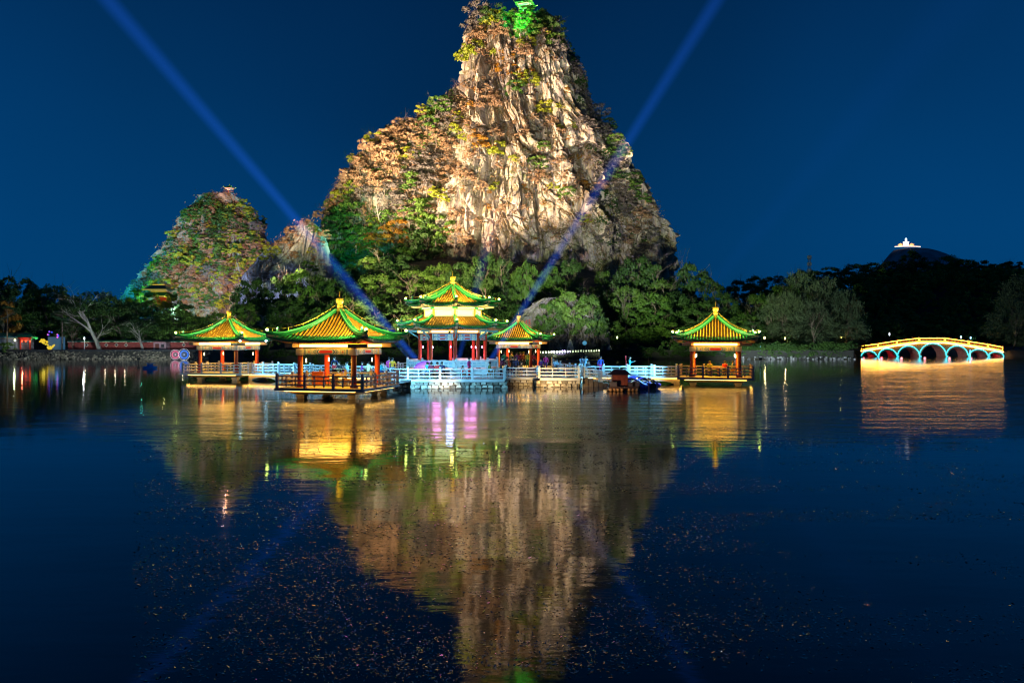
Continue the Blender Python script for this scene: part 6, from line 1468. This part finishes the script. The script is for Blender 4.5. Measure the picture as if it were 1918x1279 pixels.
# radio mast and lit shrine on the hills
r = thing('radio_mast', 'slim lattice radio mast on the wooded hill', 'mast', (X(1516, 345), 345, gh(X(1516, 345), 345)))
h_ = Z(478, 345) - r.location.z; m = MB()
for sx in (-1, 1):
    for sy in (-1, 1): m.tube([(sx * .8, sy * .8, 0), (sx * .35, sy * .35, h_)], .09, 4)
m.build('tower', M('mast_steel', (0.35, 0.37, 0.42), .5, metal=.5), r)
m = MB()
for i in range(14):
    z_ = h_ * i / 14; k = .8 - .45 * i / 14
    for a, b in (((-k, -k), (k, -k)), ((k, -k), (k, k)), ((k, k), (-k, k)), ((-k, k), (-k, -k))): m.tube([(*a, z_), (*b, z_ + h_ / 14)], .05, 3)
m.build('lattice', M('mast_steel'), r)
for i in range(3):
    m = MB(); m.box((0, 0, 0), (1.6, 1.6, 2.0), .5); o = m.build('antenna_panel', M('mast_panel', (0.5, 0.52, 0.56), .5), r); o.location = (0, 0, h_ * (.95 - .16 * i)); o.scale = (.8, .8, .7)
DS = 2490.0
r = thing('hilltop_shrine', 'brightly lit white stupa between two small halls on the far hilltop', 'shrine', (X(1697, DS), DS, Z(463, DS))); s_ = DS / F
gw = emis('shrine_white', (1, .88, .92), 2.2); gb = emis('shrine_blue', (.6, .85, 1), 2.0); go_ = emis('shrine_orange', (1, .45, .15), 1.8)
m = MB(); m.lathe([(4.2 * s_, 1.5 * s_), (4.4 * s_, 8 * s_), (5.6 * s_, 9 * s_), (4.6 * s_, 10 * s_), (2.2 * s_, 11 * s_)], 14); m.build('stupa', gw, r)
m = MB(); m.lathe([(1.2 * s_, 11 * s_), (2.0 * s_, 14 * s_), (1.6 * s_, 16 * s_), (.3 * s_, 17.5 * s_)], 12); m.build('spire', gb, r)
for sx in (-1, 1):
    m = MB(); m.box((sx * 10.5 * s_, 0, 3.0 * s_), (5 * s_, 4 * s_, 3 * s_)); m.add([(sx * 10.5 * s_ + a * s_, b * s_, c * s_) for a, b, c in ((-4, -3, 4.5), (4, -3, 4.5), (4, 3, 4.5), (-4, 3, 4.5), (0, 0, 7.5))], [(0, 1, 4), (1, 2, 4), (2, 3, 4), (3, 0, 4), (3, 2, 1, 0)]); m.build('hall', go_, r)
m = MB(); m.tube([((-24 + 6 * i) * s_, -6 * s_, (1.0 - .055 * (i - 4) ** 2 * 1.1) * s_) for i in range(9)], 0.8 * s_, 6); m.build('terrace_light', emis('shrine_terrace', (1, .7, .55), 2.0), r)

# summit pavilion on the tall peak and the tiny one on the crag
ps, rs_ = square_pavilion('summit_pavilion', 'small green-lit pavilion with upswept eaves on the summit of the tall peak', 984, 288, 30, M_RAILD, deck=False, led=emis('led_summit', (.6, 1, .3), 2), z=Z(9, 288) - 3.9, lite=True)
for k in range(4):
    a = PI / 2 * k; add_light('SPOT', (5.5 * math.cos(a), 5.5 * math.sin(a), 1.0), 6000, (.08, 1.0, .16), (0, 0, 4.8), .3, 90, .7, ps)
add_light('SPOT', P(978, 40, 268) - ps.location, 22000, (.02, 1.0, .12), P(972, 40, 288) - ps.location, .3, 80, .8, ps).rotation_euler.z += 0
for o in list(ps.children):
    if o.type == 'LIGHT' and o.data.energy == 22000:
        o.parent = None; o.location = P(975, 42, 266); o.rotation_euler = (P(975, 28, 288) - P(975, 42, 266)).to_track_quat('-Z', 'Y').to_euler(); o.data.energy = 30000; o.data.spot_size = R(70)
m = MB(); m.box((0, 0, -1.2), (5.4, 5.4, 3.9)); m.build('plinth', M_RAILW, ps)
pc, rc = square_pavilion('crag_pavilion', 'tiny orange-lit pavilion on top of the smaller wooded crag', 430, 412, 20, M_RAILD, deck=False, led=emis('led_crag', (1, .4, .2), 3), z=Z(361, 412) - 0.2, scale=0.66, lite=True)
add_light('POINT', (0, -3, 2.2), 700, (1, .45, .2), size=.3, parent=pc); add_light('POINT', (0, -4.5, 5.2), 700, (1, .6, .5), size=.3, parent=pc)
# lit hall among the trees at the foot of the crag
r = thing('crag_hall', 'yellow-outlined hall half hidden among lit trees at the foot of the crag', 'hall', (X(297, 330), 330, Z(575, 330)))
m = MB(); m.box((0, 0, 2), (9, 5, 4)); m.build('wall', M_RED, r)
for z_, w_ in ((4.2, 13), (7.0, 10)):
    m = MB(); m.add([(-w_ / 2, -4, z_), (w_ / 2, -4, z_), (w_ / 2, 4, z_), (-w_ / 2, 4, z_), (-w_ / 4, 0, z_ + 2.2), (w_ / 4, 0, z_ + 2.2)], [(0, 1, 5, 4), (2, 3, 4, 5), (1, 2, 5), (3, 0, 4), (3, 2, 1, 0)]); ro = m.build('roof', M_DGRN, r)
    m = MB(); m.tube([(-w_ / 2, -4.05, z_), (w_ / 2, -4.05, z_)], .08, 5); m.tube([(-w_ / 4, -.05, z_ + 2.25), (w_ / 4, -.05, z_ + 2.25)], .08, 5); m.build('light_tube', emis('hall_gold', (1, .65, .05), 1.3), ro)
add_light('POINT', (-4, -7, 3), 1300, (.1, 1, .65), size=.5, parent=r); add_light('POINT', (6, -8, 4), 1100, (.9, .9, .3), size=.5, parent=r)
GC = 'brightly lit trees around the hall at the foot of the crag'
for i, (a_, b_, c_, d_) in enumerate([(255, 540, 40, 322), (275, 560, 36, 320), (318, 548, 40, 321), (285, 548, 30, 321), (300, 562, 26, 319), (335, 565, 40, 320), (290, 580, 34, 318), (245, 565, 34, 330)]):
    x_ = X(a_, d_); tree('bush%d' % (2 if i % 2 else 0), (x_, d_, Z(b_ + c_ * 1.3, d_)), W(c_ * 1.3, d_), W(c_, d_), 'brightly lit leafy tree beside the hall at the foot of the crag', GC)

# ================================================================== SEARCHLIGHT BEAMS
def beam_material(name, col, strength, L, r0, r1):
    m = bpy.data.materials.new(name); m.use_nodes = True; t = m.node_tree; t.nodes.clear(); out = t.nodes.new('ShaderNodeOutputMaterial')
    tcn = t.nodes.new('ShaderNodeTexCoord'); sp = t.nodes.new('ShaderNodeSeparateXYZ'); t.links.new(tcn.outputs['Object'], sp.inputs[0])
    z = maprange(t, sp.outputs['Z'], 0, L, 0.0, 1.0)
    e = t.nodes.new('ShaderNodeEmission'); e.inputs['Color'].default_value = (*col, 1)
    rr_ = t.nodes.new('ShaderNodeMath'); rr_.operation = 'MULTIPLY_ADD'; rr_.inputs[1].default_value = 9.0; rr_.inputs[2].default_value = 1.0; t.links.new(z, rr_.inputs[0])
    pw = t.nodes.new('ShaderNodeMath'); pw.operation = 'POWER'; pw.inputs[1].default_value = -1.75; t.links.new(rr_.outputs[0], pw.inputs[0])
    fd = maprange(t, z, 0.75, 1.0, 1, 0.0)
    ml = t.nodes.new('ShaderNodeMath'); ml.operation = 'MULTIPLY'; t.links.new(pw.outputs[0], ml.inputs[0]); t.links.new(fd, ml.inputs[1])
    cxy = t.nodes.new('ShaderNodeCombineXYZ'); t.links.new(sp.outputs['X'], cxy.inputs[0]); t.links.new(sp.outputs['Y'], cxy.inputs[1])
    ln = t.nodes.new('ShaderNodeVectorMath'); ln.operation = 'LENGTH'; t.links.new(cxy.outputs[0], ln.inputs[0])
    rad = maprange(t, sp.outputs['Z'], 0, L, r0, r1); dv = t.nodes.new('ShaderNodeMath'); dv.operation = 'DIVIDE'; t.links.new(ln.outputs['Value'], dv.inputs[0]); t.links.new(rad, dv.inputs[1])
    sf = maprange(t, dv.outputs[0], 0.1, 1.0, 1.0, 0.0)
    ms0 = t.nodes.new('ShaderNodeMath'); ms0.operation = 'MULTIPLY'; ms0.inputs[1].default_value = strength; t.links.new(ml.outputs[0], ms0.inputs[0])
    ms = t.nodes.new('ShaderNodeMath'); ms.operation = 'MULTIPLY'; t.links.new(ms0.outputs[0], ms.inputs[0]); t.links.new(sf, ms.inputs[1])
    t.links.new(ms.outputs[0], e.inputs['Strength']); t.links.new(e.outputs[0], out.inputs['Volume']); return m
def searchlight(p0, p1, r0, r1, strength, label, blabel, col=(0.02, 0.14, 1.0)):
    p0 = Vector(p0); p1 = Vector(p1); d = p1 - p0; L = d.length
    s = thing('searchlight', label, 'searchlight', (p0.x, p0.y, p0.z - .5))
    m = MB(); m.box((0, 0, .06), (.6, .6, .12)); m.box((-.28, 0, .3), (.06, .2, .45)); m.box((.28, 0, .3), (.06, .2, .45)); m.build('yoke', M_IRON, s)
    m = MB(); m.lathe([(.12, -.35), (.22, -.25), (.25, .1), (.27, .16)], 14); o = m.build('drum', M_IRON, s); o.location = (0, 0, .5); o.rotation_euler = d.to_track_quat('Z', 'Y').to_euler()
    g = MB(); g.lathe([(.24, .15), (.24, .17)], 14); g.build('lens', emis('search_lens', (.3, .6, 1), 8), o)
    b = MB(); b.lathe([(r0, .3), (r1, L)], 20); bo = b.build('light_beam', beam_material('beam', col, strength * 1.9, L, r0, r1)); bo.location = p0; bo.rotation_euler = d.to_track_quat('Z', 'Y').to_euler()
    tag(bo, blabel, 'light beam', kind='stuff')
searchlight(P(782, 676, 80), P(120, -95, 190), .40, 3.0, 0.30, 'searchlight at the left back edge of the platform', 'blue searchlight beam slanting up to the left across the sky')
searchlight(P(770, 676, 79.5), P(520, 388, 150), .15, 1.6, 0.14, 'smaller searchlight beside the left one', 'faint narrow blue beam below the left searchlight beam')
searchlight(P(914, 682, 84), P(1390, -75, 230), .36, 3.2, 0.22, 'searchlight right of the octagonal pavilion', 'blue searchlight beam slanting up to the right past the peak')
searchlight(P(858, 678, 83), P(930, 390, 200), .3, 2.4, 0.08, 'searchlight behind the octagonal pavilion', 'blue searchlight beam rising steeply onto the cliff')
searchlight(P(1240, 640, 262), P(1960, -180, 520), .6, 30, 0.0028, 'searchlight behind the right flank of the peak', 'very faint wide blue beam in the right sky')

# ================================================================== FLOATING FLECKS ON THE LAKE
rs = np.random.RandomState(44); N = 120000
d_ = 5.6 + 30 * rs.rand(N) ** 1.5; px_ = rs.uniform(250, 1918, N); x_ = (px_ - 959) / F * d_
dens = fbm(x_ / 3.2, d_ / 1.1, 0.3, 5, 4) + 0.35 * fbm(x_ / 12, d_ / 6, 0.9, 6, 2)
keep = dens + rs.uniform(-.22, .22, N) > 0.06; x_ = x_[keep]; d_ = d_[keep]; n = len(x_)
c = np.stack([x_, d_, np.full(n, .006)], 1); nr = rs.normal(size=(n, 3)) * np.array([.30, .16, 0]) + np.array([0, .05, 1.0]) + np.stack([-.012 * x_, 0 * x_, 0 * x_], 1); nr /= np.linalg.norm(nr, axis=1, keepdims=True)
V_, F_ = leaf_quads(c, nr, (.008 + .018 * rs.rand(n) ** 3) * (.7 + d_ / 12), rs, .35)
fm = bpy.data.materials.new('floating_fleck'); fm.use_nodes = True; b_ = fm.node_tree.nodes['Principled BSDF']; b_.inputs['Base Color'].default_value = (.85, .72, .60, 1); b_.inputs['Roughness'].default_value = .12; b_.inputs['Metallic'].default_value = .7; b_.inputs['Specular IOR Level'].default_value = .9
tag(link('floating_leaves', arrays_mesh('floating_leaves', V_, F_, fm)), 'drifts of tiny pale leaf flecks floating on the lake', 'leaves', kind='stuff')
